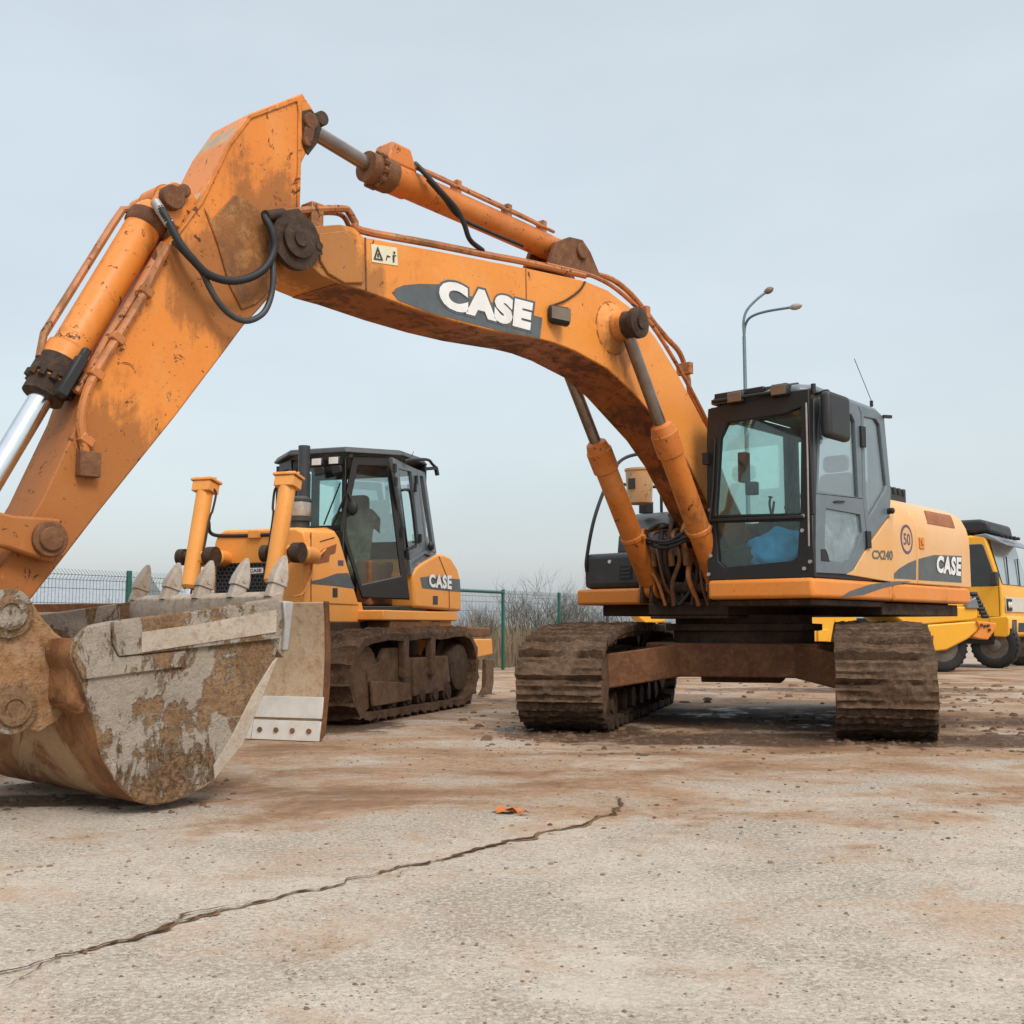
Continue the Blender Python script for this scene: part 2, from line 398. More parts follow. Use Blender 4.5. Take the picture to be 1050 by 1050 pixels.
def bucket_material():
    k = NT('muddy_bucket_steel'); v = k.coords(); pos = k.sep(v)
    a = k.noise(v, 1.6, 10, 0.70, 0.5); b = k.noise(v, 6.0, 9, 0.78, 0.4); c = k.noise(v, 38, 6, 0.8); d = k.noise(k.coords((4, 4, 1.1)), 2.2, 9, 0.72, 0.5)
    g = k.noise(v, 120, 3, 0.7)
    col = k.mix(k.step(b, 0.36, 0.64), (0.27, 0.155, 0.078), (0.43, 0.275, 0.155))
    col = k.mix(k.step(c, 0.46, 0.62, 0, 0.75), col, (0.165, 0.092, 0.048))
    col = k.mix(k.step(c, 0.30, 0.42, 0.5, 0), col, (0.52, 0.38, 0.25))
    pale = k.math('ADD', k.math('MULTIPLY', a, 0.7), k.math('MULTIPLY', d, 0.3))
    pm = k.step(pale, 0.488, 0.515, 0, 0.9)
    fade = k.mix(k.step(b, 0.4, 0.6), (0.43, 0.365, 0.295), (0.53, 0.46, 0.38))
    col = k.mix(pm, col, fade)                                                       # dried pale clay
    low = k.step(k.math('ADD', pos[2], k.math('MULTIPLY', k.math('SUBTRACT', d, 0.5), 1.3)), 0.16, 0.26, 1, 0)
    mudc = k.mix(k.step(c, 0.42, 0.6), (0.34, 0.205, 0.11), (0.155, 0.082, 0.040))
    col = k.mix(k.math('MULTIPLY', low, 0.95), col, mudc)                            # gritty mud picked up off the yard
    rs = k.noise(k.coords((2, 2, 1)), 3.1, 9, 0.74, 0.6)
    col = k.mix(k.step(rs, 0.60, 0.635, 0, 0.85), col, (0.17, 0.075, 0.032))        # bare rusty patches
    scr = k.noise(k.coords((1.2, 1, 14), rotz=0.0), 3.0, 5, 0.65, 0.2)
    col = k.mix(k.step(scr, 0.62, 0.66, 0, 0.4), col, (0.56, 0.48, 0.40))
    h = k.math('ADD', k.math('MULTIPLY', c, 0.6), k.math('ADD', b, k.math('ADD', k.math('MULTIPLY', pm, 0.35), k.math('MULTIPLY', low, 0.5))))
    nb = k.bump(g, 0.35, 0.006, k.bump(h, 1.0, 0.045))
    return k.done(k.bsdf(col, 0.9, 0, nb, 0.2))
M['bucket'] = bucket_material()
def shell_material():
    k = NT('rusty_bucket_shell'); v = k.coords()
    a = k.noise(v, 1.8, 9, 0.66, 0.8); b = k.noise(v, 7, 8, 0.75, 0.4); c = k.noise(v, 50, 4, 0.7)
    col = k.mix(k.step(b, 0.35, 0.65), (0.17, 0.07, 0.028), (0.30, 0.14, 0.055))
    col = k.mix(k.step(a, 0.52, 0.60, 0, 0.9), col, (0.42, 0.27, 0.15))
    col = k.mix(k.step(a, 0.36, 0.43, 0.85, 0), col, (0.06, 0.028, 0.015))
    col = k.mix(k.step(c, 0.55, 0.75, 0, 0.6), col, (0.05, 0.03, 0.02))
    return k.done(k.bsdf(col, 0.8, 0, k.bump(k.math('ADD', b, k.math('MULTIPLY', c, 0.3)), 0.7, 0.02), 0.3))
M['shell'] = shell_material()
M['clay'] = soil('pale_clay_on_steel', (0.40, 0.335, 0.265), (0.48, 0.41, 0.335), (0.27, 0.175, 0.105), 1.8, 0.5, 0.85)
M['blade'] = soil('dusty_blade_steel', (0.50, 0.385, 0.265), (0.44, 0.305, 0.185), (0.30, 0.17, 0.085), 1.3, 0.35, 0.75)
M['edge'] = plain('pale_cutting_edge', (0.62, 0.58, 0.52), 0.55, 0.1, 0.15, 0.3, (0.42, 0.27, 0.15))
# ------------------------------------------------------------------ sky and light
SUN_EL, SUN_AZ = radians(46), radians(148)      # azimuth clockwise from +Y (ahead): behind the camera, to the right
world = bpy.data.worlds.new('World'); scene.world = world
world.use_nodes = True
wt = world.node_tree; wt.nodes.clear()
w_out = wt.nodes.new('ShaderNodeOutputWorld')
sky = wt.nodes.new('ShaderNodeTexSky'); sky.sky_type = 'NISHITA'; sky.sun_disc = False
sky.sun_elevation = SUN_EL; sky.sun_rotation = SUN_AZ; sky.air_density = 1.2; sky.dust_density = 3.0
bg1 = wt.nodes.new('ShaderNodeBackground'); bg1.inputs[1].default_value = 0.05
wt.links.new(sky.outputs[0], bg1.inputs[0])
tc = wt.nodes.new('ShaderNodeTexCoord')
sx = wt.nodes.new('ShaderNodeSeparateXYZ'); wt.links.new(tc.outputs['Generated'], sx.inputs[0])
rp = wt.nodes.new('ShaderNodeValToRGB')         # overcast cloud layer: brighter towards the zenith
rp.color_ramp.interpolation = 'EASE'
e = rp.color_ramp.elements
e[0].position = 0.0; e[0].color = (0.285, 0.310, 0.350, 1)
e[1].position = 1.0; e[1].color = (1.20, 1.20, 1.18, 1)
x = e.new(0.07); x.color = (0.335, 0.362, 0.385, 1)
x = e.new(0.18); x.color = (0.390, 0.415, 0.412, 1)
x = e.new(0.50); x.color = (0.41, 0.445, 0.445, 1)
wt.links.new(sx.outputs[2], rp.inputs[0])
mp = wt.nodes.new('ShaderNodeMapping'); mp.inputs['Scale'].default_value = (1, 1, 2.6); wt.links.new(tc.outputs['Generated'], mp.inputs[0])
cn = wt.nodes.new('ShaderNodeTexNoise'); cn.inputs['Scale'].default_value = 2.4; cn.inputs['Detail'].default_value = 5; cn.inputs['Roughness'].default_value = 0.5
wt.links.new(mp.outputs[0], cn.inputs['Vector'])
mr = wt.nodes.new('ShaderNodeMapRange'); mr.inputs['From Min'].default_value = 0.3; mr.inputs['From Max'].default_value = 0.7
mr.inputs['To Min'].default_value = 0.91; mr.inputs['To Max'].default_value = 1.08; wt.links.new(cn.outputs['Fac'], mr.inputs['Value'])
vm = wt.nodes.new('ShaderNodeVectorMath'); vm.operation = 'SCALE'
wt.links.new(rp.outputs[0], vm.inputs[0]); wt.links.new(mr.outputs[0], vm.inputs['Scale'])
bg2 = wt.nodes.new('ShaderNodeBackground'); bg2.inputs[1].default_value = 1.0
wt.links.new(vm.outputs[0], bg2.inputs[0])
add = wt.nodes.new('ShaderNodeAddShader')
wt.links.new(bg1.outputs[0], add.inputs[0]); wt.links.new(bg2.outputs[0], add.inputs[1])
wt.links.new(add.outputs[0], w_out.inputs[0])
sd = bpy.data.lights.new('sun', 'SUN'); sd.energy = 1.5; sd.angle = radians(20); sd.color = (1.0, 0.95, 0.88)
sun = bpy.data.objects.new('sun', sd); COL.objects.link(sun)
sdir = Vector((sin(SUN_AZ) * cos(SUN_EL), cos(SUN_AZ) * cos(SUN_EL), sin(SUN_EL)))
sun.rotation_euler = sdir.to_track_quat('Z', 'Y').to_euler()
scene.view_settings.view_transform = 'Standard'; scene.view_settings.look = 'None'
scene.view_settings.exposure = 0.40; scene.view_settings.gamma = 1.0

# ------------------------------------------------------------------ ground
def ground_material():
    k = NT('dirty_yard_concrete'); v = k.coords(world=True)
    pos = k.sep(v)
    big = k.noise(v, 0.30, 8, 0.64, 0.7); mid = k.noise(v, 1.4, 9, 0.70, 0.5)
    strk = k.noise(k.coords((0.75, 1.05, 1), True, 0.35), 1.0, 9, 0.68, 0.6)
    grit = k.noise(v, 48, 5, 0.8); grit2 = k.noise(v, 170, 3, 0.75); blot = k.noise(v, 15, 7, 0.78, 0.3)
    col = k.mix(k.step(mid, 0.32, 0.68), (0.265, 0.222, 0.170), (0.440, 0.378, 0.305))
    col = k.mix(k.step(grit, 0.44, 0.62, 0, 0.75), col, (0.55, 0.50, 0.44))
    # soil tracked over the slab, thick where the machines stand
    wob = k.math('MULTIPLY', k.math('SUBTRACT', big, 0.5), 7.0)
    yy = k.math('ADD', pos[1], wob)
    zone = k.math('MULTIPLY', k.step(yy, 3.6, 7.5), k.step(pos[1], 20.0, 34.0, 1, 0.5))
    amt = k.math('ADD', k.math('MULTIPLY', strk, 0.65), k.math('MULTIPLY', mid, 0.45))
    amt = k.math('ADD', amt, k.math('MULTIPLY', zone, 0.175))
    s1 = k.step(amt, 0.58, 0.76, 0, 0.88)
    soilc = k.mix(k.step(blot, 0.38, 0.62), (0.345, 0.205, 0.108), (0.225, 0.125, 0.062))
    col = k.mix(s1, col, soilc)
    amt2 = k.math('ADD', k.math('MULTIPLY', big, 0.45), k.math('ADD', k.math('MULTIPLY', strk, 0.6), k.math('MULTIPLY', zone, 0.135)))
    s2 = k.step(amt2, 0.645, 0.76, 0, 0.85)
    col = k.mix(s2, col, (0.165, 0.088, 0.046))
    # worn aggregate: dark and rusty specks
    sp = k.vor(v, 44, 'F1', 'Distance'); spn = k.noise(v, 5, 6, 0.75)
    dark = k.math('MULTIPLY', k.step(sp, 0.12, 0.26, 1, 0), k.step(spn, 0.42, 0.56))
    col = k.mix(k.math('MULTIPLY', dark, 0.85), col, (0.085, 0.055, 0.037))
    sp2 = k.vor(v, 100, 'F1', 'Distance')
    col = k.mix(k.math('MULTIPLY', k.step(sp2, 0.12, 0.30, 1, 0), k.step(blot, 0.36, 0.56, 0.25, 0.9)), col, (0.095, 0.068, 0.050))
    col = k.mix(k.step(grit2, 0.52, 0.70, 0, 0.55), col, (0.14, 0.105, 0.08))
    col = k.mix(k.step(blot, 0.53, 0.68, 0, 0.5), col, (0.175, 0.12, 0.08))
    wash = k.noise(k.coords((0.8, 1.2, 1), True, -0.3), 0.9, 9, 0.72, 0.7)
    col = k.mix(k.step(wash, 0.55, 0.68, 0, 0.5), col, (0.52, 0.465, 0.40))
    tint = k.noise(v, 0.85, 8, 0.7, 0.5)
    col = k.mix(k.step(tint, 0.52, 0.66, 0, 0.5), col, (0.36, 0.215, 0.125))
    rough = k.step(wash, 0.45, 0.6, 0.9, 0.7)
    # churned wet mud under and beside the crawlers and below the bucket
    wetf = None
    for (cx, cy, rx, ry, st) in WET:
        dx = k.math('DIVIDE', k.math('SUBTRACT', pos[0], cx), rx); dy = k.math('DIVIDE', k.math('SUBTRACT', pos[1], cy), ry)
        q = k.math('SQRT', k.math('ADD', k.math('MULTIPLY', dx, dx), k.math('MULTIPLY', dy, dy)))
        f = k.step(q, 0.0, 1.0, st, 0.0)
        wetf = f if wetf is None else k.math('MAXIMUM', wetf, f)
    wn = k.math('ADD', k.math('MULTIPLY', k.noise(v, 0.9, 9, 0.7, 0.6), 0.6), k.math('MULTIPLY', k.noise(v, 4.5, 8, 0.75, 0.4), 0.4))
    wa = k.step(k.math('ADD', wn, k.math('MULTIPLY', k.math('SUBTRACT', wetf, 0.38), 0.62)), 0.44, 0.56)
    wa = k.math('MULTIPLY', wa, k.step(wetf, 0.0, 0.12))
    mudc = k.mix(k.step(blot, 0.36, 0.62), (0.115, 0.066, 0.037), (0.042, 0.024, 0.014))
    col = k.mix(k.math('MULTIPLY', wa, 0.93), col, mudc)
    glos = k.math('MULTIPLY', wa, k.step(wn, 0.50, 0.56))
    rough = k.math('SUBTRACT', rough, k.math('MULTIPLY', glos, 0.45))
    h = k.math('ADD', k.math('MULTIPLY', grit, 0.6), k.math('ADD', k.math('MULTIPLY', mid, 1.2), k.math('ADD', k.math('MULTIPLY', sp, 0.4), k.math('MULTIPLY', k.math('MULTIPLY', blot, wa), 2.2))))
    return k.done(k.bsdf(col, rough, 0, k.bump(h, 0.6, 0.014), 0.18))
WET = [(2.9, 11.8, 3.0, 2.6, 1.0), (0.6, 10.5, 1.2, 1.8, .95), (4.5, 9.5, 1.6, 1.1, .95), (6.4, 11.3, 3.6, 1.5, .80), (2.6, 9.7, 3.8, 1.1, .78), (-2.5, 6.35, 1.4, .45, .8), (-1.6, 11.2, 1.0, 2.3, .6), (0.6, 14.5, 3.0, 1.5, .5), (5, 17, 6, 2.0, .5)]
mb = MB()
xs = [-400, -120, -40, -20, -12, -8, -5, -2.5, 0, 2.5, 5, 8, 12, 20, 40, 120, 400]
ys = [-60, -10, 0, 2, 4, 6, 9, 12, 16, 21, 27, 36, 60, 140, 400, 900]
gv = [[mb.bm.verts.new((a, b, 0)) for a in xs] for b in ys]
for j in range(len(ys) - 1):
    for i in range(len(xs) - 1):
        mb.bm.faces.new((gv[j][i], gv[j][i + 1], gv[j + 1][i + 1], gv[j + 1][i]))
tag(mb.build('ground', ground_material(), smooth=False), kind='structure')

W = Frame((0, 0), 180)                             # world axes: u = y, lat = -x
def gpt(px, py, z=0.0):
    u, l = W.G(px, py, z); return Vector((-l, u, z))
def wpt(px, py, Y):                                # point at distance Y
    l, z = W.N(px, py, Y); return Vector((-l, Y, z))

# the dry field beyond the fence
FX, FY = Vector((-0.2, 24.7, 0)), Vector((1.335, 2.15, 0))     # fence line: a post and the step to the next
mb = MB()
n = Vector((-FY.y, FY.x, 0)).normalized()
a = FX - FY * 60 + n * 1.2; b = FX + FY * 14 + n * 1.2
mb.face([(a.x, a.y, 0.004), (b.x, b.y, 0.004), (120, 60, 0.004), (400, 500, 0.004), (0, 880, 0.004), (-390, 500, 0.004), (-390, a.y, 0.004)])
tag(mb.build('dry_field', soil('dry_field_soil', (0.20, 0.14, 0.08), (0.27, 0.20, 0.12), (0.15, 0.10, 0.06), 0.4, 0.5), smooth=False), kind='structure')

def strip(name, pts, widths, z, mat, kind='structure', jit=0.0, cover=None):
    mb = MB(); prev = None
    pts = [Vector(p) for p in pts]
    dense, wd = [], []
    for i in range(len(pts) - 1):
        nseg = max(2, int((pts[i + 1] - pts[i]).length / 0.02))
        for s_ in range(nseg):
            t = s_ / nseg
            dense.append(pts[i].lerp(pts[i + 1], t)); wd.append(widths[i] * (1 - t) + widths[i + 1] * t)
    dense.append(pts[-1]); wd.append(widths[-1])
    for i, p in enumerate(dense):
        d = (dense[min(i + 1, len(dense) - 1)] - dense[max(i - 1, 0)]).normalized(); nn = Vector((-d.y, d.x, 0))
        q = p + nn * (jit * noise.noise(Vector((p.x * 3, p.y * 3, 1))) + 0.35 * jit * noise.noise(Vector((p.x * 14, p.y * 14, 5))) + 0.16 * jit * noise.noise(Vector((p.x * 37, p.y * 37, 7))))
        w1 = wd[i] * (0.12 + 2.2 * abs(noise.noise(Vector((p.x * 11, p.y * 11, 2))))); w2 = wd[i] * (0.12 + 2.2 * abs(noise.noise(Vector((p.x * 11, p.y * 11, 8)))))
        cur = (mb.bm.verts.new((q.x + nn.x * w1, q.y + nn.y * w1, z)), mb.bm.verts.new((q.x - nn.x * w2, q.y - nn.y * w2, z)))
        if prev: mb.bm.faces.new((prev[0], prev[1], cur[1], cur[0]))
        prev = cur
    return tag(mb.build(name, mat, smooth=False), kind=kind)

crack_px = [(-40, 1011), (0, 998), (28, 993), (55, 981), (84, 978), (110, 971), (150, 962), (176, 950), (200, 947), (225, 936), (250, 931), (276, 926), (300, 916), (330, 914), (360, 903), (392, 897), (420, 888), (446, 884), (470, 876), (497, 871), (520, 862), (545, 860), (560, 854), (600, 846), (622, 838), (636, 836)]
M['crack'] = soil('crack_filled_with_soil', (0.060, 0.034, 0.019), (0.105, 0.058, 0.030), (0.20, 0.105, 0.048), 4, 0.6)
M['crack_soil'] = soil('soil_along_the_crack', (0.20, 0.115, 0.06), (0.27, 0.16, 0.085), (0.12, 0.07, 0.04), 4, 0.5)
rnd = random.Random(21)
cw = [0.006 + 0.010 * rnd.random() for _ in crack_px]
strip('crack_soil', [gpt(*p) for p in crack_px[4:]], [0.004 + 0.040 * rnd.random() ** 2 for _ in crack_px[4:]], 0.004, M['crack_soil'], jit=0.06)
strip('ground_crack', [gpt(*p) for p in crack_px], cw, 0.008, M['crack'], jit=0.075)
strip('ground_crack', [gpt(*p) for p in [(150, 963), (172, 956), (195, 939), (222, 934), (250, 929), (262, 925)]], [0.003, 0.005, 0.006, 0.006, 0.004, 0.002], 0.009, M['crack'], jit=0.05)
strip('ground_crack', [gpt(*p) for p in [(636, 836), (629, 831), (634, 825), (632, 818)]], [0.014, 0.020, 0.012, 0.004], 0.009, M['crack'], jit=0.06)
strip('ground_crack', [gpt(*p) for p in [(0, 1014), (30, 1000), (60, 984)]], [0.003, 0.005, 0.002], 0.009, M['crack'], jit=0.05)
strip('ground_crack', [gpt(*p) for p in [(360, 904), (385, 905), (412, 898), (440, 884)]], [0.002, 0.003, 0.003, 0.002], 0.009, M['crack'], jit=0.05)

# loose soil crumbs and gravel, far too many to count
def crumbs(name, regions, mat, seed):
    rnd = random.Random(seed); mb = MB()
    for (x0, y0, x1, y1, cnt, rmin, rmax) in regions:
        for _ in range(cnt):
            p = gpt(rnd.uniform(x0, x1), rnd.uniform(y0, y1)); r = rmin + (rmax - rmin) * rnd.random() ** 3
            vs = []
            n_ = rnd.choice((5, 6, 7)); tw = rnd.random() * 6
            base = [mb.bm.verts.new((p.x + r * cos(tw + 6.283 * i / n_) * rnd.uniform(.7, 1.3), p.y + r * sin(tw + 6.283 * i / n_) * rnd.uniform(.7, 1.3), 0.0)) for i in range(n_)]
            hh = r * rnd.uniform(0.25, 0.65)
            top = [mb.bm.verts.new((p.x + (v.co.x - p.x) * 0.6 + rnd.uniform(-.15, .15) * r, p.y + (v.co.y - p.y) * 0.6 + rnd.uniform(-.15, .15) * r, hh * rnd.uniform(.7, 1.1))) for v in base]
            for i in range(n_):
                j = (i + 1) % n_
                mb.bm.faces.new((base[i], base[j], top[j], top[i]))
            mb.bm.faces.new(top)
    return tag(mb.build(name, mat, smooth=True, angle=60), kind='stuff')
crumbs('mud_crumbs', [(500, 740, 1080, 775, 420, .006, .035), (930, 705, 1080, 765, 320, .008, .06), (520, 746, 640, 760, 140, .01, .05), (850, 748, 965, 764, 160, .01, .05), (640, 735, 860, 762, 160, .008, .045), (470, 690, 540, 760, 60, .012, .06), (-40, 800, 240, 835, 160, .006, .025),
      (300, 735, 560, 790, 120, .006, .018), (560, 770, 1080, 860, 160, .004, .018), (640, 698, 1080, 722, 110, .02, .09)], M['mud'], 3)
crumbs('gravel_grit', [(-40, 780, 1090, 1090, 1500, .002, .009), (-40, 760, 1090, 900, 700, .004, .014)], soil('grit', (0.16, 0.11, 0.08), (0.25, 0.19, 0.15), (0.10, 0.07, 0.05), 2, 0.4), 4)
mb = MB()
for i, (px, py, s_) in enumerate([(512, 833, .05), (520, 834, .07), (529, 833, .06), (536, 836, .04)]):
    p = gpt(px, py); a_ = i * 1.3
    mb.face([p + Vector((s_ * cos(a_ + t) * (1 if j % 2 else .55), s_ * sin(a_ + t) * (1 if j % 2 else .55), .006 + .012 * (j % 3))) for j, t in enumerate([x * pi / 4 for x in range(8)])])
tag(mb.build('dead_leaf', M['leaf'], smooth=False), 'crumpled orange leaf lying on the concrete beyond the crack', 'leaf')

# ------------------------------------------------------------------ fence
def fence():
    root = thing('mesh_fence', tuple(FX), 0, 'green welded wire fence with slim posts behind the machines', 'fence')
    Hf = 1.72
    d = FY.normalized()
    base = FX
    posts = range(-7, 9)
    for i in posts:
        p = FY * i
        mb = MB(); mb.bar((p.x, p.y, 0), (p.x, p.y, Hf + 0.04), 0.06, 0.06, up=(d.x, d.y, 0))
        mb.build('fence_post', M['green'], root, 0.006)
    for i in list(posts)[:-1]:
        p, q = FY * i, FY * (i + 1)
        mb = MB()
        nw = 46
        for j in range(1, nw):
            t = j / nw; c = p.lerp(q, t)
            pts = [(c.x, c.y, 0.05), (c.x, c.y, Hf - 0.10), (c.x + n.x * -0.05, c.y + n.y * -0.05, Hf - 0.05), (c.x + n.x * 0.05, c.y + n.y * 0.05, Hf + 0.03)]
            for a, b in zip(pts[:-1], pts[1:]):
                mb.tube([a, b], 0.0032, 3, False)
        for z in [0.08 + 0.2 * m_ for m_ in range(8)] + [Hf - 0.12, Hf - 0.05]:
            mb.tube([(p.x, p.y, z), (q.x, q.y, z)], 0.0038, 4, False)
        mb.build('wire_panel', M['wire'], root, smooth=False)
    mb = MB()                                             # top rail seen between the bulldozer and the first post
    p, q = FY * -3, FY * 0
    mb.tube([(p.x, p.y, Hf - 0.02), (q.x, q.y, Hf - 0.02)], 0.03, 8)
    mb.build('top_rail', M['green'], root)
fence()

# ------------------------------------------------------------------ street lamp
YL = 28.0
lp = wpt(764, 405, YL); root = thing('street_lamp', (lp.x, YL, 0), 0, 'tall grey street lamp with two curved arms behind the excavator cab', 'street lamp')
def rel(px, py, dy=0.0): q = wpt(px, py, YL + dy); return Vector((q.x - lp.x, q.y - YL, q.z))
top = rel(763, 345)
mb = MB(); mb.tube([(0.02, 0, 0), (0.02, 0, 2.2), (0.02, 0, 2.25), top], [0.10, 0.095, 0.06, 0.045], 12); mb.build('pole', M['pole'], root)
mb = MB(); mb.tube(spline([top, rel(762.5, 330), rel(766, 318), rel(776, 307), rel(787, 298.5)]), 0.034, 8); mb.build('lamp_arm', M['pole'], root)
mb = MB(); mb.tube(spline([top, rel(764.5, 333), rel(770, 325, -.2), rel(785, 319.5, -.5), rel(812, 315, -1)]), 0.034, 8); mb.build('lamp_arm', M['pole'], root)
for (a, b, m_, dy) in ((rel(784, 300), rel(793, 295.5), 'lamp_brown', 0), (rel(810, 315.5, -1), rel(822.5, 313, -1.2), 'lamp_pale', 0)):
    mb = MB(); c = (a + b) / 2; d = (b - a)
    mb.tube([a, a + d * .2, c, a + d * .8, b], [0.04, 0.075, 0.09, 0.07, 0.02], 10); mb.build('lamp_head', M[m_], root)

# ------------------------------------------------------------------ far roof, band of ground, bare growth
mb = MB()
mb.side([(34, 0), (34, 1.6), (38, 4.1), (42, 1.6), (42, 0)], 0, 1)
for v in mb.bm.verts: v.co = Vector((-14.5 - 9 * v.co.y - 0.4, v.co.x + 8, v.co.z * 0.72))
tag(mb.build('shed', M['roof_sheet'], bevel=0.02), 'low grey shed roof far behind the wire fence at left', 'shed')

def grass():
    rnd = random.Random(11); mb = MB()
    for _ in range(9000):
        t = rnd.uniform(-1.6, 5.5); off = 0.5 + 14 * rnd.random() ** 1.6
        p = FX + FY * t + n * off
        h = rnd.uniform(0.35, 1.15) * (1.0 if rnd.random() < .8 else 1.35); w = rnd.uniform(0.008, 0.02)
        lean = Vector((rnd.uniform(-.25, .25), rnd.uniform(-.25, .25), 0)) * h
        a_ = rnd.uniform(0, 3.14); s_ = Vector((cos(a_), sin(a_), 0)) * w
        m_ = p + lean * 0.4 + Vector((0, 0, h * .6)); e_ = p + lean + Vector((0, 0, h))
        v0, v1, v2, v3, v4 = [mb.bm.verts.new(q) for q in (p - s_, p + s_, m_ + s_ * .8, m_ - s_ * .8, e_)]
        mb.bm.faces.new((v0, v1, v2, v3)); mb.bm.faces.new((v3, v2, v4))
    k = NT('dry_grass_blades'); v = k.coords(); a_ = k.noise(v, 0.7, 6, 0.7)
    col = k.mix(k.step(a_, 0.35, 0.65), (0.30, 0.20, 0.11), (0.20, 0.135, 0.08))
    tag(mb.build('dry_grass', k.done(k.bsdf(col, 0.9)), smooth=False), kind='stuff')
grass()
def shrub(pos, h, seed, label, dense=1.0, spread=0.55):
    rnd = random.Random(seed)
    root = thing('bare_shrub', tuple(pos), 0, label, 'shrub', 'bare shrubs beyond the fence')
    stems, twigs = MB(), MB()
    def grow(p, d, L, r, lv):
        pts = [p]; dd = d.copy()
        for _ in range(3):
            dd = (dd + Vector((rnd.uniform(-.25, .25), rnd.uniform(-.25, .25), rnd.uniform(-.05, .2)))).normalized()
            pts.append(pts[-1] + dd * L / 3)
        (stems if lv < 1 else twigs).tube(pts, [r, r * .8, r * .65, r * .45], 4 if lv else 5, False)
        if lv < 3:
            for _ in range(int(rnd.choice((3, 4)) * dense) if lv else 4):
                k_ = rnd.choice((1, 2, 3)); q = pts[k_]
                nd = (dd + Vector((rnd.uniform(-1, 1), rnd.uniform(-1, 1), rnd.uniform(-.1, .7))) * .9).normalized()
                grow(q, nd, L * rnd.uniform(.5, .75), r * .5, lv + 1)
    for _ in range(5):
        grow(Vector((rnd.uniform(-.12, .12), rnd.uniform(-.12, .12), 0)), Vector((rnd.uniform(-spread, spread), rnd.uniform(-spread, spread), 1)).normalized(), h * .5, 0.010 * h ** .5, 0)
    stems.build('stem', M['twig'], root); twigs.build('twig', M['twig'], root, smooth=False)
for (px, Y, h, sd_, lab) in [(565, 31, 2.5, 1, 'tall bare shrub with fine upswept twigs right of the second fence post'), (532, 28, 1.7, 2, 'rounded brown shrub just right of the first fence post beside the bulldozer'),
        (604, 32, 2.1, 3, 'thin bare shrub standing against the third fence post'), (492, 27, 1.5, 4, 'low twiggy shrub behind the ripper of the bulldozer'),
        (110, 28, 1.7, 5, 'pale twiggy shrub behind the fence left of the bucket teeth'), (150, 30, 1.9, 6, 'grey bare shrub behind the green post near the bucket teeth')]:
    q = wpt(px, 641, Y); shrub(Vector((q.x, Y, 0)), h, sd_, lab)

rs_ = random.Random(77)
scrub = [o for o in COL.objects if o.name.startswith('bare_shrub')]
for i in range(11):
    src = scrub[(1, 2, 3, 1)[i % 4]]
    Y = rs_.uniform(27.5, 37); q = wpt(rs_.uniform(472, 640), 641, Y)
    r = src.copy(); COL.objects.link(r); r.location = (q.x, Y, 0); r.rotation_euler = (0, 0, rs_.uniform(0, 6)); k_ = rs_.uniform(.75, 1.15); r.scale = (k_ * 1.25, k_ * 1.25, k_)
    r['label'] = 'low bare brown bush in the scrub beyond the fence between the bulldozer and the excavator'
    for ch in list(src.children):
        c = ch.copy(); COL.objects.link(c); c.parent = r
# ------------------------------------------------------------------ excavator
E = Frame((2.42, 11.7), 41.5); T = Frame((2.42, 11.7), 16.5)
TROT = T.rot - E.rot
exc = thing('excavator', (E.o[0], E.o[1], 0), E.rot, 'big orange crawler excavator with raised boom and muddy tracks, its bucket resting on the concrete', 'excavator')
UF, LF = 1.38, 1.5

def loop_path(pts, count):
    """resample a closed (u, z) loop into count equal chords"""
    pts = [Vector((p[0], p[1])) for p in pts]; pts.append(pts[0])
    L = [0]
    for a, b in zip(pts[:-1], pts[1:]): L.append(L[-1] + (b - a).length)
    out = []; j = 0
    for i in range(count):
        s = L[-1] * i / count
        while L[j + 1] < s: j += 1
        t = (s - L[j]) / max(1e-9, L[j + 1] - L[j]); out.append(pts[j].lerp(pts[j + 1], t))
    return out
def track_belt(pts, count, lat0, lat1, grouser, nacross, mud, seed, thick=0.05, along=10, ribs=(0.16, 0.5, 0.84), gap=0.03):
    """a chain of flat shoes with grouser ribs, caked with lumps of soil"""
    C = loop_path(pts, count); mb = MB(); rows = []
    cen = sum(C, Vector((0, 0))) / count
    for i in range(count):
        a, b = C[i], C[(i + 1) % count]; d = (b - a).normalized(); nn = Vector((-d.y, d.x))
        if nn.dot(a - cen) < 0: nn = -nn
        for k in range(along):
            t = (k + 0.5) / along * 0.98 + 0.01
            base = a.lerp(b, t)
            h = max([grouser * max(0, 1 - (abs(t - r) / 0.075) ** 4) for r in ribs]) + .022 * (1 - t)
            edge = min(t, 1 - t)
            if edge < 0.055: h -= gap
            row = []
            for m in range(nacross + 1):
                la = lat0 + (lat1 - lat0) * m / nacross
                p3 = Vector((base.x * 1.0, la, base.y))
                l1 = noise.noise(p3 * 2.6 + Vector((seed, 0, 0))); l2 = noise.noise(p3 * 8 + Vector((0, seed, 0))); l3 = noise.noise(p3 * 22 + Vector((0, 0, seed)))
                off = h * max(0.15, 1 - 1.5 * max(0, l1 + .25 * l2)) + mud * (0.5 * l1 + 0.7 * l2 + 0.9 * l3 + 0.5 * noise.noise(p3 * 45)) + .018 * max(0, l1 + .5 * l2)
                jag = 0.02 * l2 if m in (0, nacross) else 0
                z = base.y + nn.y * off
                row.append(mb.bm.verts.new((base.x + nn.x * off, la + jag, max(z, 0.0))))
            inn = base - nn * thick
            row += [mb.bm.verts.new((inn.x, lat1, max(inn.y, 0.01))), mb.bm.verts.new((inn.x, lat0, max(inn.y, 0.01)))]
            rows.append(row)
    n_ = len(rows); w_ = len(rows[0])
    for i in range(n_):
        j = (i + 1) % n_
        for m in range(w_):
            q = (m + 1) % w_
            mb.bm.faces.new((rows[i][m], rows[i][q], rows[j][q], rows[j][m]))
    return mb
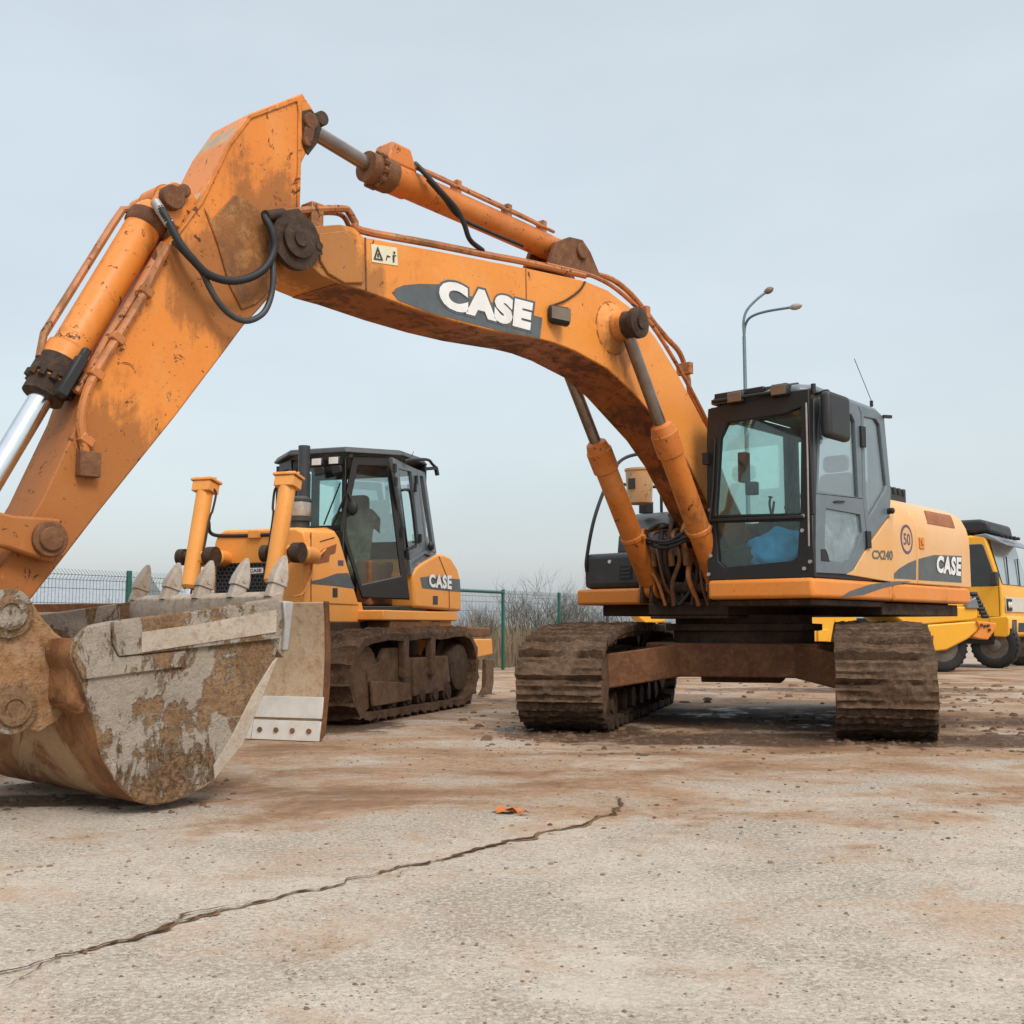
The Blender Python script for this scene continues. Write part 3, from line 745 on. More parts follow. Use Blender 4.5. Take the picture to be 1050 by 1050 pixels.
def arc(cx, cz, r, a0, a1, n=12): return [(cx + r * cos(radians(a0 + (a1 - a0) * i / n)), cz + r * sin(radians(a0 + (a1 - a0) * i / n))) for i in range(n + 1)]
def tloop(): return arc(1.72, .455, .415, -90, 62) + [(1.15, .94), (.5, .965), (-.9, .965)] + arc(-2.12, .49, .45, 95, 270) 

for (l0, l1, inner, sd_) in ((0.925, 1.735, 0.925, 3.0), (-1.86, -1.07, -1.07, 9.0)):
    sgn = 1 if l0 > 0 else -1; outer = l1 if sgn > 0 else l0
    tr = track_belt(tloop(), 45, l0, l1, 0.024, 30, 0.020, sd_, along=14, ribs=(.10, .42, .74), gap=.095).build('crawler_track', M['track'], exc, rot=TROT, angle=50)
    cy = (l0 + l1) / 2
    mb = MB()                                         # track frame, carrier rollers and mud guards, one welded unit
    mb.side([(1.55, .3), (1.6, .62), (1.0, .72), (-1.5, .72), (-1.75, .6), (-1.7, .3)], cy - .2, cy + .2)
    for u in (-1.5, -1.0, -.5, 0, .5, 1.0, 1.4): mb.cyl((u, cy - .3, .2), (u, cy + .3, .2), .13, seg=16)
    for u in (-.9, .5): mb.cyl((u, cy - .2, .84), (u, cy + .2, .84), .09, seg=12)
    mb.build('track_frame', M['darkmud'], tr, .01)
    mb = MB(); mb._lathe((1.72, cy - .32, .455), (0, 1, 0), [(.1, 0), (.36, .01), (.39, .06), (.30, .10), (.30, .54), (.39, .58), (.36, .63), (.1, .64)], 32)
    mb.build('idler_wheel', M['mud'], tr)
    mb = MB(); mb._lathe((-2.12, cy - .3, .49), (0, 1, 0), [(.15, 0), (.3, .02), (.3, .2), (.40, .22), (.40, .38), (.3, .4), (.3, .58), (.15, .6)], 24)
    for i in range(21):
        a_ = 2 * pi * i / 21; c = Vector((-2.12 + .41 * cos(a_), cy, .49 + .41 * sin(a_))); mb.box(c.x - .03, c.x + .03, c.y - .05, c.y + .05, c.z - .03, c.z + .03)
    mb.build('drive_sprocket', M['darkmud'], tr)

mb = MB()                                             # X-shaped carbody
mb.plan([(.82, -.62), (.82, .75), (.45, .95), (-.5, .95), (-.85, .7), (-.85, -.7), (-.5, -.95), (.45, -.95)], .47, .80)
for s_, lt in ((1, 1.2), (-1, 1.35)):
    for f_ in (1, -1):
        A = [Vector((f_ * u, s_ * l, z)) for u, l, z in ((.18, .5, .47), (.82, .55, .47), (1.42, lt, .34), (.75, lt, .34), (.18, .5, .792), (.82, .55, .792), (1.42, lt, .68), (.75, lt, .68))]
        mb.hexa(A)
mb.box(-.4, .4, -.4, .4, .40, .47)
mb.build('carbody', M['rusty'], exc, .015, rot=TROT)
mb = MB(); mb._lathe((0, 0, .78), (0, 0, 1), [(.70, 0), (.72, .02), (.72, .14), (.80, .145), (.80, .21), (.70, .215), (.70, .30), (.2, .31)], 64)
for i in range(40):
    a_ = 2 * pi * i / 40; mb.cyl((.76 * cos(a_), .76 * sin(a_), .92), (.76 * cos(a_), .76 * sin(a_), .945), .018, seg=6)
mb.build('slewing_ring', M['grime'], exc)
mb = MB()
mb.plan([(.98, -.52), (.98, .40), (-.3, .42), (-.3, 1.38), (-2.35, 1.38), (-2.75, .8), (-2.8, 0), (-2.75, -.8), (-2.35, -1.38), (.6, -1.38), (.6, -.55)], 1.075, 1.20)
mb.box(.2, .98, -.5, .4, 1.04, 1.072)
mb.box(-.28, 1.3, .5, 1.42, 1.15, 1.21)
mb.box(-2.3, .55, -1.3, 1.3, 1.2, 1.245)
mb.build('revolving_deck', M['grime'], exc, .012)

# skirts
zb, zt = E.S(835, 613, LF)[1], E.S(835, 592, LF)[1]
mb = MB()
mb.plan([(UF + .03, .44), (UF + .03, LF), (-.3, LF), (-.3, 1.42), (UF - .5, 1.42), (UF - .5, .44)], zb, zt)
mb.build('cab_skirt', M['skirt'], exc, .035, seg=3)
mb = MB(); mb.side([(-.304, zb), (-.304, zt), (-2.32, zt), (-2.42, zt - .02), (-2.45, zb + .03), (-2.40, zb)], 1.30, LF)
mb.build('side_skirt', M['skirt'], exc, .03, seg=3)
def on_side(px, l=LF + .004): return E.P(px[0], px[1], l)
mb = MB(); mb.face([on_side(p) for p in [(862, 612), (885, 610), (905, 603), (935, 596), (918, 596), (893, 599), (872, 606)]])
mb.build('skirt_stripe', M['decal'], exc, smooth=False)

# hood at the left rear: rounded shoulder, in panels
sec = [(LF, zt + .004), (LF, 1.80), (1.495, 1.95), (1.47, 2.06), (1.42, 2.16), (1.34, 2.235), (1.22, 2.29), (1.0, 2.33), (.5, 2.35), (.5, 2.30), (.98, 2.28), (1.2, 2.24), (1.38, 2.10), (1.44, 1.95), (1.45, 1.8), (1.45, zt + .004)]
def hood_panel(u0, u1, name='hood_panel', mat='hood', dl=0.0):
    mb = MB(); mb.front([(l + (dl if l > 1.2 else 0), z) for l, z in sec], u0, u1); return mb.build(name, M[mat], exc, .012, angle=50)
cuts = [E.S(p, 575, LF)[0] for p in (916.5, 940.5, 985)]
mb = MB()                                             # triangular panel below the slanted door
mb.side([E.S(*p, LF) for p in [(868, 589), (876, 584), (890, 561), (913, 529), (916, 521), (916, 598), (916, 596), (868, 590)]][:5] + [(cuts[0] + .006, zt + .004)], LF - .05, LF)
mb.build('front_side_panel', M['hood'], exc, .006)
hood_panel(cuts[0] + .004, cuts[1] + .008)
main = hood_panel(cuts[1], cuts[2] + .006)
hood_panel(cuts[2], cuts[2] - .34, 'counterweight', 'hood', -.012)
mb = MB()
mb.plan([(cuts[2] - .06, 1.2), (cuts[2] - .30, 1.2), (-2.75, .6), (-2.85, 0), (-2.75, -.8), (-2.35, -1.35), (-2.0, -1.35), (-2.0, 1.2)], zt, 2.1)
mb.build('counterweight', M['hood'], exc, .06, seg=3)
mb = MB(); mb.plan([(.2, -.5), (.2, .45), (-.2, .5), (-.45, 1.15), (-2.2, 1.15), (-2.2, -1.3), (-.2, -1.3), (-.2, -.5)], 1.2, 2.02)
mb.build('engine_hood', M['grime'], exc, .04)
mb = MB()                                             # black louvred air box on top
g0, g1 = E.S(916, 509, 1.05), E.S(942, 497, 1.05)
mb.box(g1[0] + .25, g0[0] + .9, .55, 1.0, 2.33, 2.47)
for i in range(9):
    u = g1[0] + .3 + i * .13; mb.box(u, u + .06, .53, 1.02, 2.42, 2.50)
mb.build('air_box', M['plastic'], exc, .012)
vs_ = [(1.4755, 2.045), (1.447, 2.111), (1.42, 2.164), (1.378, 2.204)]
mb = MB(); rows = []
for i_, (l, z) in enumerate(vs_):
    t = i_ / 3
    rows.append([mb.bm.verts.new((E.S(xl, yl, l)[0], l + .004, z + .002)) for xl, yl in ((951 - 4 * t, 538 - 16 * t), (979 - 5 * t, 542 - 15 * t))])
for r0_, r1_ in zip(rows[:-1], rows[1:]): mb.bm.faces.new((r0_[0], r0_[1], r1_[1], r1_[0]))
mb.build('vent', M['vent'], exc, smooth=False)
mb = MB(); c = on_side((945, 557)); mb.box(c.x - .06, c.x + .06, LF, LF + .012, c.z - .06, c.z + .06); mb.box(c.x - .03, c.x + .03, LF + .012, LF + .022, c.z - .02, c.z + .03)
mb.build('latch', M['skirt'], exc, .006)
c = on_side((930, 553))
mb = MB(); mb._lathe((c.x, LF, c.z), (0, 1, 0), [(.15, 0), (.15, .003), (.122, .0035), (.122, .001)], 40); mb.build('round_badge_ring', M['purple'], exc)
mb = MB(); mb.cyl((c.x, LF, c.z), (c.x, LF + .002, c.z), .122, seg=40); mb.build('round_badge', M['hood'], exc)
mb = MB(); letters(mb, '50', bil((c.x + .085, LF + .004, c.z - .06), (c.x - .085, LF + .004, c.z - .06), (c.x + .085, LF + .004, c.z + .06), (c.x - .085, LF + .004, c.z + .06)), .02); mb.build('badge_number', M['purple'], exc, smooth=False)
mb = MB(); mb.face([on_side(p, LF + .003) for p in [(917, 588), (922, 583), (932, 577), (939.5, 574), (939.5, 594.5), (917, 593)]]); mb.face([on_side(p, LF + .003) for p in [(942, 573), (958, 569), (986, 570), (986, 597.5), (942, 594.7)]])
mb.build('hood_stripe', M['decal'], exc, smooth=False)
q = [on_side(p, LF + .006) for p in [(960, 587), (985, 591), (960.5, 569.5), (985.5, 571.5)]]
mb = MB(); letters(mb, 'CASE', bil(*q), .10, 1.08); mb.build('maker_lettering', M['outline'], exc, smooth=False)
mb = MB(); letters(mb, 'CASE', bil(*q, Vector((0, .003, 0))), .05, 1.12); mb.build('maker_lettering', M['white'], exc, smooth=False)
q = [on_side(p, LF + .004) for p in [(894.5, 573), (915.5, 574.5), (894.5, 564), (915.5, 564.5)]]
mb = MB(); letters(mb, 'CX240', bil(*q), .025); mb.build('model_lettering', M['decal'], exc, smooth=False)

# right front: fuel tank, guard, tank, handrail
mb = MB(); mb.plan([(.80, -1.49), (.80, -.70), (-1.9, -.70), (-1.9, -1.49)], 1.365, 1.745); tank = mb.build('fuel_tank', M['dark'], exc, .06, seg=3)
mb = MB(); mb.box(.80, .806, -1.0, -.84, 1.45, 1.60); mb.build('vent_slot_plate', M['black'], tank)
mb = MB()
for z in (1.475, 1.515, 1.555): mb.box(.806, .813, -.985, -.86, z, z + .018)
mb.build('vent_slot', M['dark'], tank)
mb = MB(); mb.cyl((.80, -1.13, 1.65), (.812, -1.13, 1.65), .02, seg=12); mb.build('lock', M['white'], tank)
mb = MB(); mb.plan([(.86, -1.54), (.86, -.72), (.6, -.70), (.6, -.6), (-1.9, -.6), (-1.9, -1.50), (.6, -1.54)], 1.19, 1.36); mb.build('side_skirt', M['skirt'], exc, .03)
mb = MB(); mb.side([(.45, 1.75), (.42, 1.95), (.3, 2.12), (.1, 2.22), (-.2, 2.25), (-.9, 2.25), (-.9, 1.75)], -1.3, -.62); mb.build('rear_guard', M['dark'], exc, .03)
mb = MB(); mb.cyl((.35, -.45, 1.70), (.35, -.45, 2.13), .19, seg=28); mb.cyl((.35, -.45, 2.13), (.35, -.45, 2.15), .20, seg=28); mb.cyl((.35, -.45, 2.15), (.35, -.45, 2.24), .07, seg=16); mb.build('hydraulic_tank', M['dark'], exc)
rl = [(.80, -1.44, 1.55), (.80, -1.44, 1.70), (.66, -1.44, 2.14), (.40, -1.44, 2.58), (.12, -1.44, 2.86), (-.4, -1.44, 2.98), (-.9, -1.44, 2.9), (-1.1, -1.44, 2.6), (-1.1, -1.44, 1.75)]
mb = MB(); mb.tube(spline(rl), .020, 8); mb.tube([(.40, -1.44, 2.56), (.1, -.95, 2.5)], .017, 8); mb.tube([(.0, -1.0, 2.2), (.0, -1.0, 3.0), (-.1, -1.1, 3.05), (-.4, -1.44, 2.98)], .017, 8)
mb.build('handrail', M['frame'], exc)
mb = MB(); mb.tube([(.30, -1.0, 2.2), (.30, -1.0, 2.32)], .08, 16); mb.build('filler_neck', M['frame'], exc)

# ---- cab
cb, ci = zt + .004, E.N(726, 592, UF)[0]               # floor level, inner wall
ct = E.S(846, 406, LF)[1]                              # roof underside at the front
cab = MB()
def sd(*ps): return [E.S(*p, LF) for p in ps]
sy = lambda a, b, t: (a, t, b)
fx = lambda a, b, t: (t, a, b)
rear = E.S(910, 470, LF)[0]
# right wall, rear wall, floor in the dark frame colour
cab.frame([(UF - .02, cb), (UF - .10, ct), (rear + .05, ct), (rear + .02, cb + .5), (rear + .35, cb)], [(UF - .10, cb + .30), (UF - .15, ct - .10), (rear + .12, ct - .10), (rear + .12, cb + .55), (rear + .40, cb + .30)], sy, ci, ci + .05)
cab.frame([(ci + .05, cb + .5), (LF - .05, cb + .5), (LF - .05, ct), (ci + .05, ct)], [(ci + .13, cb + .72), (LF - .13, cb + .72), (LF - .13, ct - .16), (ci + .13, ct - .16)], fx, rear + .02, rear + .07)
cab.plan([(UF - .03, ci + .02), (UF - .03, LF - .02), (rear + .4, LF - .02), (rear + .4, ci + .02)], cb, cb + .05)
cab.hexa([(rear + .40, ci + .02, cb), (rear + .44, ci + .02, cb + .05), (rear + .44, LF - .05, cb + .05), (rear + .40, LF - .05, cb), (rear + .02, ci + .02, cb + .55), (rear + .07, ci + .02, cb + .55), (rear + .07, LF - .05, cb + .55), (rear + .02, LF - .05, cb + .55)])
# front frame
fo = [E.N(*p, UF) for p in [(725.5, 592), (726, 530), (735, 420), (829, 409), (834, 408), (834, 529), (833, 590)]]
fo = [(ci, cb), (ci + .0, cb + .62), (ci + .02, ct - .05), (ci + .12, ct), (LF - .12, ct), (LF, ct - .02), (LF, cb + .62), (LF, cb)]
gi = lambda *p: E.N(*p, UF)
upper = [gi(733.5, 528), gi(738.5, 449), gi(746, 433), gi(805, 424), gi(821.5, 417), gi(820.5, 526)]
lower = [gi(733, 536), gi(736.5, 576), gi(743, 582), gi(812, 575), gi(817.5, 571), gi(820, 534)]
tl = lambda l: upper[0][1] if l < 1 else upper[5][1]
cab.frame([(ci, upper[0][1] - .02), (ci + .01, upper[1][1]), (ci + .03, ct - .03), (LF - .5, ct + .02), (LF - .01, ct + .02), (LF - .002, upper[5][1] - .02)], upper, fx, UF - .06, UF)
cab.frame([(ci, upper[0][1] - .023), (ci - .005, cb + .15), (ci, cb), (LF - .3, cb), (LF - .002, cb), (LF - .002, upper[5][1] - .023)], lower, fx, UF - .06, UF)
cab_o = cab.build('cab', M['frame'], exc, .012)
mb = MB(); mb.bar(E.Q(729, 533.5, UF + .008), E.Q(824, 530, UF + .008), .03, .05, up=(1, 0, 0)); mb.build('transom', M['frame'], cab_o, .006)
mb = MB(); mb.front([(a, b) for a, b in [gi(736, 447), gi(745, 430), gi(822, 414), gi(822, 528), gi(732, 530)]], UF - .035, UF - .030); mb.build('windscreen', M['teal'], cab_o, smooth=False)
mb = MB(); mb.front([gi(731, 536), gi(735, 578), gi(742, 584), gi(814, 577), gi(819, 573), gi(822, 533)], UF - .035, UF - .030); mb.build('lower_windscreen', M['tealdirty'], cab_o, smooth=False)
mb = MB(); mb.box(rear + .04, rear + .046, ci + .1, LF - .1, cb + .7, ct - .12); mb.build('rear_window', M['clear'], cab_o, smooth=False)
mb = MB(); mb.side([(UF - .08, cb + .28), (UF - .13, ct - .08), (rear + .1, ct - .08), (rear + .1, cb + .53), (rear + .38, cb + .28)], ci + .022, ci + .028); mb.build('side_window', M['clear'], cab_o, smooth=False)
# left wall: front pillar, door, quarter
mb = MB(); mb.side(sd((835.5, 589), (835.2, 408), (842.5, 406.5), (838.8, 440), (836.8, 520), (837.5, 590)), LF - .06, LF - .004); mb.build('front_pillar', M['dark'], cab_o, .01)
door_out = sd((836.5, 586), (838, 504), (839.5, 430), (844, 409), (849, 406.5), (879, 414.5), (883, 424), (884.5, 512), (889.5, 558), (875, 584), (868, 588))
mb = MB()
mb.frame(sd((837, 506), (839.5, 430), (844, 409), (849, 406.5), (879, 414.5), (882.5, 424), (884.5, 511)), sd((839, 503.5), (841.5, 437), (845, 425), (850, 421.5), (873, 424.5), (876.5, 432), (880.5, 510)), sy, LF - .05, LF)
mb.frame(sd((837, 506.5), (836.5, 560), (836.8, 587), (868, 588.5), (875, 585), (889.5, 558), (884.6, 511.6)), sd((847, 521), (845.5, 556), (847.5, 574), (869, 577.5), (874, 573), (884, 546), (882, 527.5)), sy, LF - .05, LF)
door = mb.build('door', M['grey'], cab_o, .008)
mb = MB(); mb.side(sd((837.5, 506), (840, 432), (844, 420), (876, 420), (880, 430), (883, 512)), LF - .028, LF - .022); mb.build('door_window', M['side_glass'], cab_o, smooth=False)
mb = MB(); mb.side(sd((845, 518), (843.5, 560), (846, 577), (871, 580), (877, 574), (886, 548), (884, 525)), LF - .028, LF - .022); mb.build('lower_door_window', M['frosted'], cab_o, smooth=False)
mb = MB(); mb.side(sd((841.5, 563), (842, 575), (850.5, 576), (848.5, 568), (846.5, 563)), LF - .002, LF + .006); mb.build('door_handle', M['black'], cab_o, .004)
mb = MB(); mb.side(sd((854, 514.2), (858, 513.2), (866, 513.8), (864, 515.6), (856, 515.8)), LF, LF + .012); mb.build('door_catch', M['black'], cab_o)
mb = MB()
for (x0, y0, x1, y1) in ((881.6, 438, 885.4, 458), (887.5, 545, 891, 562)): 
    a, b = E.S(x0, y1, LF), E.S(x1, y0, LF); mb.box(b[0], a[0], LF, LF + .025, a[1], b[1])
mb.build('door_hinge', M['black'], cab_o, .005)
mb = MB(); mb.frame(sd((885.2, 512), (883.6, 424), (880, 414.5), (900, 421.5), (907, 428), (914, 505), (913, 528), (890.5, 557)), sd((888.5, 506), (886.6, 436), (886.5, 427), (899, 430), (902.5, 436), (909.5, 498), (908, 503), (891.5, 531)), sy, LF - .05, LF - .003)
mb.build('rear_quarter', M['grey'], cab_o, .008)
mb = MB(); mb.side(sd((886.5, 520), (885.5, 425), (901, 428), (905, 436), (912, 500), (909, 508), (891, 535)), LF - .03, LF - .024); mb.build('quarter_window', M['side_glass'], cab_o, smooth=False)
mb = MB(); c = E.P(911, 524, LF); mb.lathe(c, (0, 1, 0), [(.03, 0), (.03, .05), (.015, .06)], 12); mb.build('rubber_stop', M['black'], cab_o); mb = MB(); c = E.P(905.5, 427, LF); mb.bar(c, c + Vector((-.08, .05, .0)), .03, .03); mb.build('rubber_stop', M['black'], cab_o)
# roof
r0 = E.S(835, 408, LF)[0]
mb = MB(); roof_poly = [(UF + .01, ci + .04), (UF + .01, LF - .10), (UF - .12, LF + .01), (rear + .15, LF + .01), (rear + .03, LF - .1), (rear + .03, ci + .05)]
zr = ct + .004
lo = [(u, l, zr if u > 0 else zr - .012) for u, l in roof_poly]
hi = [(u * .96 + .02, .98 + (l - .98) * .93, zr + (.085 if u > 0 else .065)) for u, l in roof_poly]
A = [mb.bm.verts.new(p) for p in lo]; B = [mb.bm.verts.new(p) for p in hi]
mb.bm.faces.new(A[::-1]); mb.bm.faces.new(B)
for i in range(6): mb.bm.faces.new((A[i], A[(i + 1) % 6], B[(i + 1) % 6], B[i]))
mb.build('roof', M['grey'], cab_o, .035, seg=3)
mb = MB(); mb.bar((UF - .03, ci + .1, zr + .07), (UF - .03, LF - .45, zr + .075), .06, .06); mb.bar((UF + .035, ci + .1, zr + .02), (UF + .035, LF - .3, zr + .02), .05, .03); mb.bar((UF - .03, LF - .46, zr + .075), (UF - .2, LF - .2, zr + .11), .06, .04)
mb.build('light_bar', M['frame'], cab_o, .01)
for (px, py) in ((755, 408), (800, 400.5)):
    c = E.Q(px, py, UF + .02)
    mb = MB(); mb.box(c.x - .09, c.x + .035, c.y - .088, c.y + .088, c.z - .055, c.z + .06); wl = mb.build('work_light', M['frame'], cab_o, .02)
    mb = MB(); mb.box(c.x + .035, c.x + .042, c.y - .072, c.y + .072, c.z - .042, c.z + .045); mb.build('light_lens', M['lens'], cab_o, .004)
mb = MB(); c = E.Q(738, 417, UF - .05); mb.cyl(c, c + Vector((0, 0, .05)), .022, seg=10); c = E.Q(834, 397, UF - .08); mb.cyl(c - Vector((0, 0, .06)), c + Vector((0, 0, .03)), .022, seg=10); mb.build('roof_lug', M['frame'], cab_o)
b0, b1 = E.P(893.5, 411, 1.3), E.P(876, 368, 1.3)
mb = MB(); mb.cyl(b0 - Vector((0, 0, .06)), b0, .018, seg=8); mb.tube([b0, b1], .0035, 5); mb.build('antenna', M['frame'], cab_o)
# mirror
m0, m1 = E.S(844.5, 448, LF + .1), E.S(866.5, 408, LF + .1)
mb = MB(); mb.box(UF - .30 if False else m1[0] + .01, m0[0] - .01, LF + .06, LF + .16, m0[1], m1[1]); mb.build('mirror', M['plastic'], cab_o, .045, seg=4)
mb = MB(); mb.tube(spline([(m0[0] - .1, LF - .02, ct - .01), (m0[0] - .1, LF + .10, ct + .01), (m0[0] - .12, LF + .11, m1[1] - .05)]), .012, 8); mb.build('mirror_arm', M['frame'], cab_o)
# bits of the front frame: bolts, wiper, visor with lettering, pillar rail
mb = MB()
for px, py in ((729, 540), (729, 570), (727, 589), (824, 529), (823, 544), (831, 576), (825, 583), (720.5 + 8, 523)):
    c = E.Q(px, py, UF); mb.cyl(c, c + Vector((.015, 0, 0)), .017, seg=10)
mb.build('frame_bolt', M['steel'], cab_o)
mb = MB(); mb.tube([E.Q(733, 449, UF + .012), E.Q(731, 500, UF + .014), E.Q(726, 552, UF + .014)], .010, 6); mb.box(UF, UF + .05, ci - .01, ci + .05, E.Q(728, 470, UF).z - .06, E.Q(728, 470, UF).z + .05); mb.build('front_hinge', M['frame'], cab_o)
mb = MB(); mb.tube([E.Q(826.5, 413, UF + .012), E.Q(828, 470, UF + .014), E.Q(829.5, 560, UF + .014)], .008, 6); mb.build('grab_rail', M['steel'], cab_o)
mb = MB(); mb.tube(spline([E.Q(818, 448, UF - .09), E.Q(814, 485, UF - .10), E.Q(806, 521, UF - .10)]), .007, 6); mb.tube([E.Q(816, 480, UF - .08), E.Q(805, 522, UF - .08)], .012, 6); mb.build('wiper', M['frame'], cab_o)
vz = E.N(780, 430, UF - .12)[1]
mb = MB(); mb.box(UF - .13, UF - .11, ci + .1, LF - .14, vz - .02, ct - .01); mb.build('sun_visor', M['frame'], cab_o, .01)
q = [E.Q(px, py, UF - .107) for px, py in ((769, 430.5), (794, 427), (768.5, 424), (794, 420.5))]
mb = MB(); letters(mb, 'CASE', bil(*q), .03); mb.build('visor_lettering', M['silver'], cab_o, smooth=False)
# inside the cab
mb = MB(); mb.box(.45, UF - .07, ci + .06, LF - .09, cb + .051, cb + .058); mb.build('added_floor_sheet', M['mat'], cab_o)  # added pale sheet over the black floor, brightens the view into the cab
mb = MB(); mb.box(-.12, .34, ci + .32, LF - .28, cb + .40, cb + .54); mb.hexa([(-.14, ci + .34, cb + .5), (.0, ci + .34, cb + .5), (.0, LF - .3, cb + .5), (-.14, LF - .3, cb + .5), (-.28, ci + .38, cb + 1.12), (-.17, ci + .38, cb + 1.12), (-.17, LF - .34, cb + 1.12), (-.28, LF - .34, cb + 1.12)])
mb.box(-.27, -.16, ci + .42, LF - .38, cb + 1.13, cb + 1.30); mb.box(-.05, .25, ci + .4, LF - .36, cb + .05, cb + .4); mb.build('seat', M['seat'], cab_o, .05, seg=3)
mb = MB(); mb.box(.0, .62, ci + .1, ci + .3, cb + .05, cb + .66); mb.box(-.1, .55, LF - .26, LF - .1, cb + .05, cb + .62); mb.build('control_console', M['seat'], cab_o, .04)
mb = MB()
for l in (ci + .2, LF - .18): mb.tube(spline([(.5, l, cb + .64), (.54, l, cb + .76), (.52, l, cb + .84)]), [.012] * 12 + [.026], 8)
for l in (ci + .42, ci + .6): mb.tube(spline([(.95, l, cb + .05), (.93, l, cb + .5), (.86, l, cb + .75)]), .012, 8); mb.box(.9, 1.06, l - .05, l + .05, cb + .06, cb + .09)
mb.build('control_lever', M['frame'], cab_o)
mb = MB(); mb.box(UF - .16, UF - .06, ci + .30, ci + .38, cb + .90, cb + 1.18); mb.box(UF - .17, UF - .08, ci + .36, ci + .46, cb + .78, cb + .90); mb.build('monitor', M['plastic'], cab_o, .01)
mb = MB(); mb.box(rear + .05, rear + .13, LF - .16, LF - .06, cb + .5, ct - .03); mb.build('rear_trim', M['seat'], cab_o, .02)

# ---- boom, traced on its near plate
HB = .25
def sb(pts, l=HB): return [E.S(*p, l) for p in pts]
top_edge = sb([(322, 232), (349, 230), (363, 233), (373, 243), (440, 255.5), (540, 275), (600, 288), (623, 297.5), (650, 318), (673, 347), (693, 380), (713, 417), (727, 443)])
bot_edge = sb([(705, 473), (687, 446), (667, 423), (647, 400), (623, 378), (590, 360), (570, 352), (553, 347.5), (500, 338), (463, 328.5), (420, 315), (373, 298), (346, 290), (330, 283), (318, 272)])
foot = [(.62, 2.30), (.22, 1.90), (.08, 1.66), (.12, 1.48), (.30, 1.42), (.46, 1.52), (.75, 1.85)]
tip = E.S(300, 248, HB)
tipr = [(tip[0] + .17 * cos(radians(a_)), tip[1] + .17 * sin(radians(a_))) for a_ in (-75, -40, 0, 40, 75)]
mb = MB(); boom_poly = top_edge + foot + bot_edge + tipr
mb.side(boom_poly, -HB, HB); boom = mb.build('boom', M['boom'], exc, .008)
# underside plate: grime plus shade painted in as darker enamel, set just below the sides
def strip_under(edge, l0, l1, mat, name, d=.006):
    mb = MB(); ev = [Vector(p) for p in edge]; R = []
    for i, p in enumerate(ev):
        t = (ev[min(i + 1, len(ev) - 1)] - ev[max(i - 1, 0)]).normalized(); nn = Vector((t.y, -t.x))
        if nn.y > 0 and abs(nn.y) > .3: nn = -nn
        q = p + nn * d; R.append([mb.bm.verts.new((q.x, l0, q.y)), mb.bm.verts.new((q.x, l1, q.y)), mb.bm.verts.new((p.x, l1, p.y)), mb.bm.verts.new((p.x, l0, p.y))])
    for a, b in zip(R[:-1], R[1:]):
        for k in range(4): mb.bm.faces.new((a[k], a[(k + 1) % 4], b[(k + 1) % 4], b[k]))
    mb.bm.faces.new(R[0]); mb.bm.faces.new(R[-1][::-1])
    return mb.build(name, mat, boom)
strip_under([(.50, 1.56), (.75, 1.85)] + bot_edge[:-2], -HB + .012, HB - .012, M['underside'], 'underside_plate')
# doubler plates at the tip and round the cylinder pin
dbl = sb([(326, 240), (350, 237), (366, 246), (371, 250), (371, 291), (352, 291), (335, 281), (327, 268)])
mb = MB(); mb.side(dbl, HB, HB + .02); mb.build('doubler_plate', M['boom'], boom, .008)
mb = MB(); mb.side(sb([(373.5, 243.5), (375, 243.8), (376, 298), (374.5, 298)]), HB, HB + .005); mb.side(sb([(538.6, 275.5), (539.4, 275.6), (540.6, 345), (539.8, 345)]), HB, HB + .003); mb.build('weld_seam', M['rusty'], boom)
mb = MB()
for s_ in (1, -1):
    mb.lathe((tip[0], s_ * HB, tip[1]), (0, s_, 0), [(.19, 0), (.19, .05), (.12, .055), (.12, .08), (.05, .085), (.05, .10)], 28)
c = E.S(322, 254, HB); mb.bar((tip[0] - .05, HB + .04, tip[1] - .04), (c[0] - .02, HB + .04, c[1]), .02, .10); mb.cyl((c[0], HB, c[1]), (c[0], HB + .06, c[1]), .028, seg=10)
mb.build('tip_pin', M['grime'], boom)
pin_u, pin_z = 2.47, 3.52
mb = MB()
pc = E.S(640, 334, .36)
for s_ in (1, -1): mb.lathe((pc[0] + .03, s_ * HB, pc[1] - .01), (0, s_, 0), [(.24, 0), (.17, .035), (.125, .06), (.125, .16)], 28)
mb.build('pin_boss', M['boom'], boom)
for s_ in (1, -1):
    mb = MB(); mb.lathe((pc[0] + .03, s_ * (HB + .05), pc[1] - .01), (0, s_, 0), [(.118, 0), (.118, .20), (.136, .205), (.136, .25), (.10, .262), (.06, .264), (.06, .28), (.02, .281)], 24)
    mb.build('cylinder_pin', M['grime'], boom)
# lettering and stickers
mb = MB(); mb.side(sb([(402.5, 300), (406, 295.5), (414, 292.5), (430, 291), (449, 291.5), (470, 300), (500, 309), (530, 318), (556, 326), (553.5, 347), (520, 341), (480, 331), (440, 320.5), (408, 308)]), HB, HB + .003); mb.build('grey_swoosh', M['decal'], boom, smooth=False)
q = [E.P(*p, HB + .006) for p in [(449.5, 317), (545.5, 341.5), (446.5, 282), (549.5, 309)]]
mb = MB(); letters(mb, 'CASE', bil(*q), .112, 1.10); mb.build('maker_lettering', M['decal'], boom, smooth=False)
q = [E.P(*p, HB + .010) for p in [(451.5, 315), (543.5, 339), (449, 285), (547, 310.5)]]
mb = MB(); letters(mb, 'CASE', bil(*q), .072, 1.12); mb.build('maker_lettering', M['white'], boom, smooth=False)
st = [E.P(*p, HB + .004) for p in [(381.5, 268.5), (408, 272.5), (380.5, 250), (407, 254)]]
mb = MB(); mb.face([st[0], st[1], st[3], st[2]]); sticker = mb.build('warning_sticker', M['cream'], boom, smooth=False)
f_ = bil(*st, Vector((0, .003, 0)))
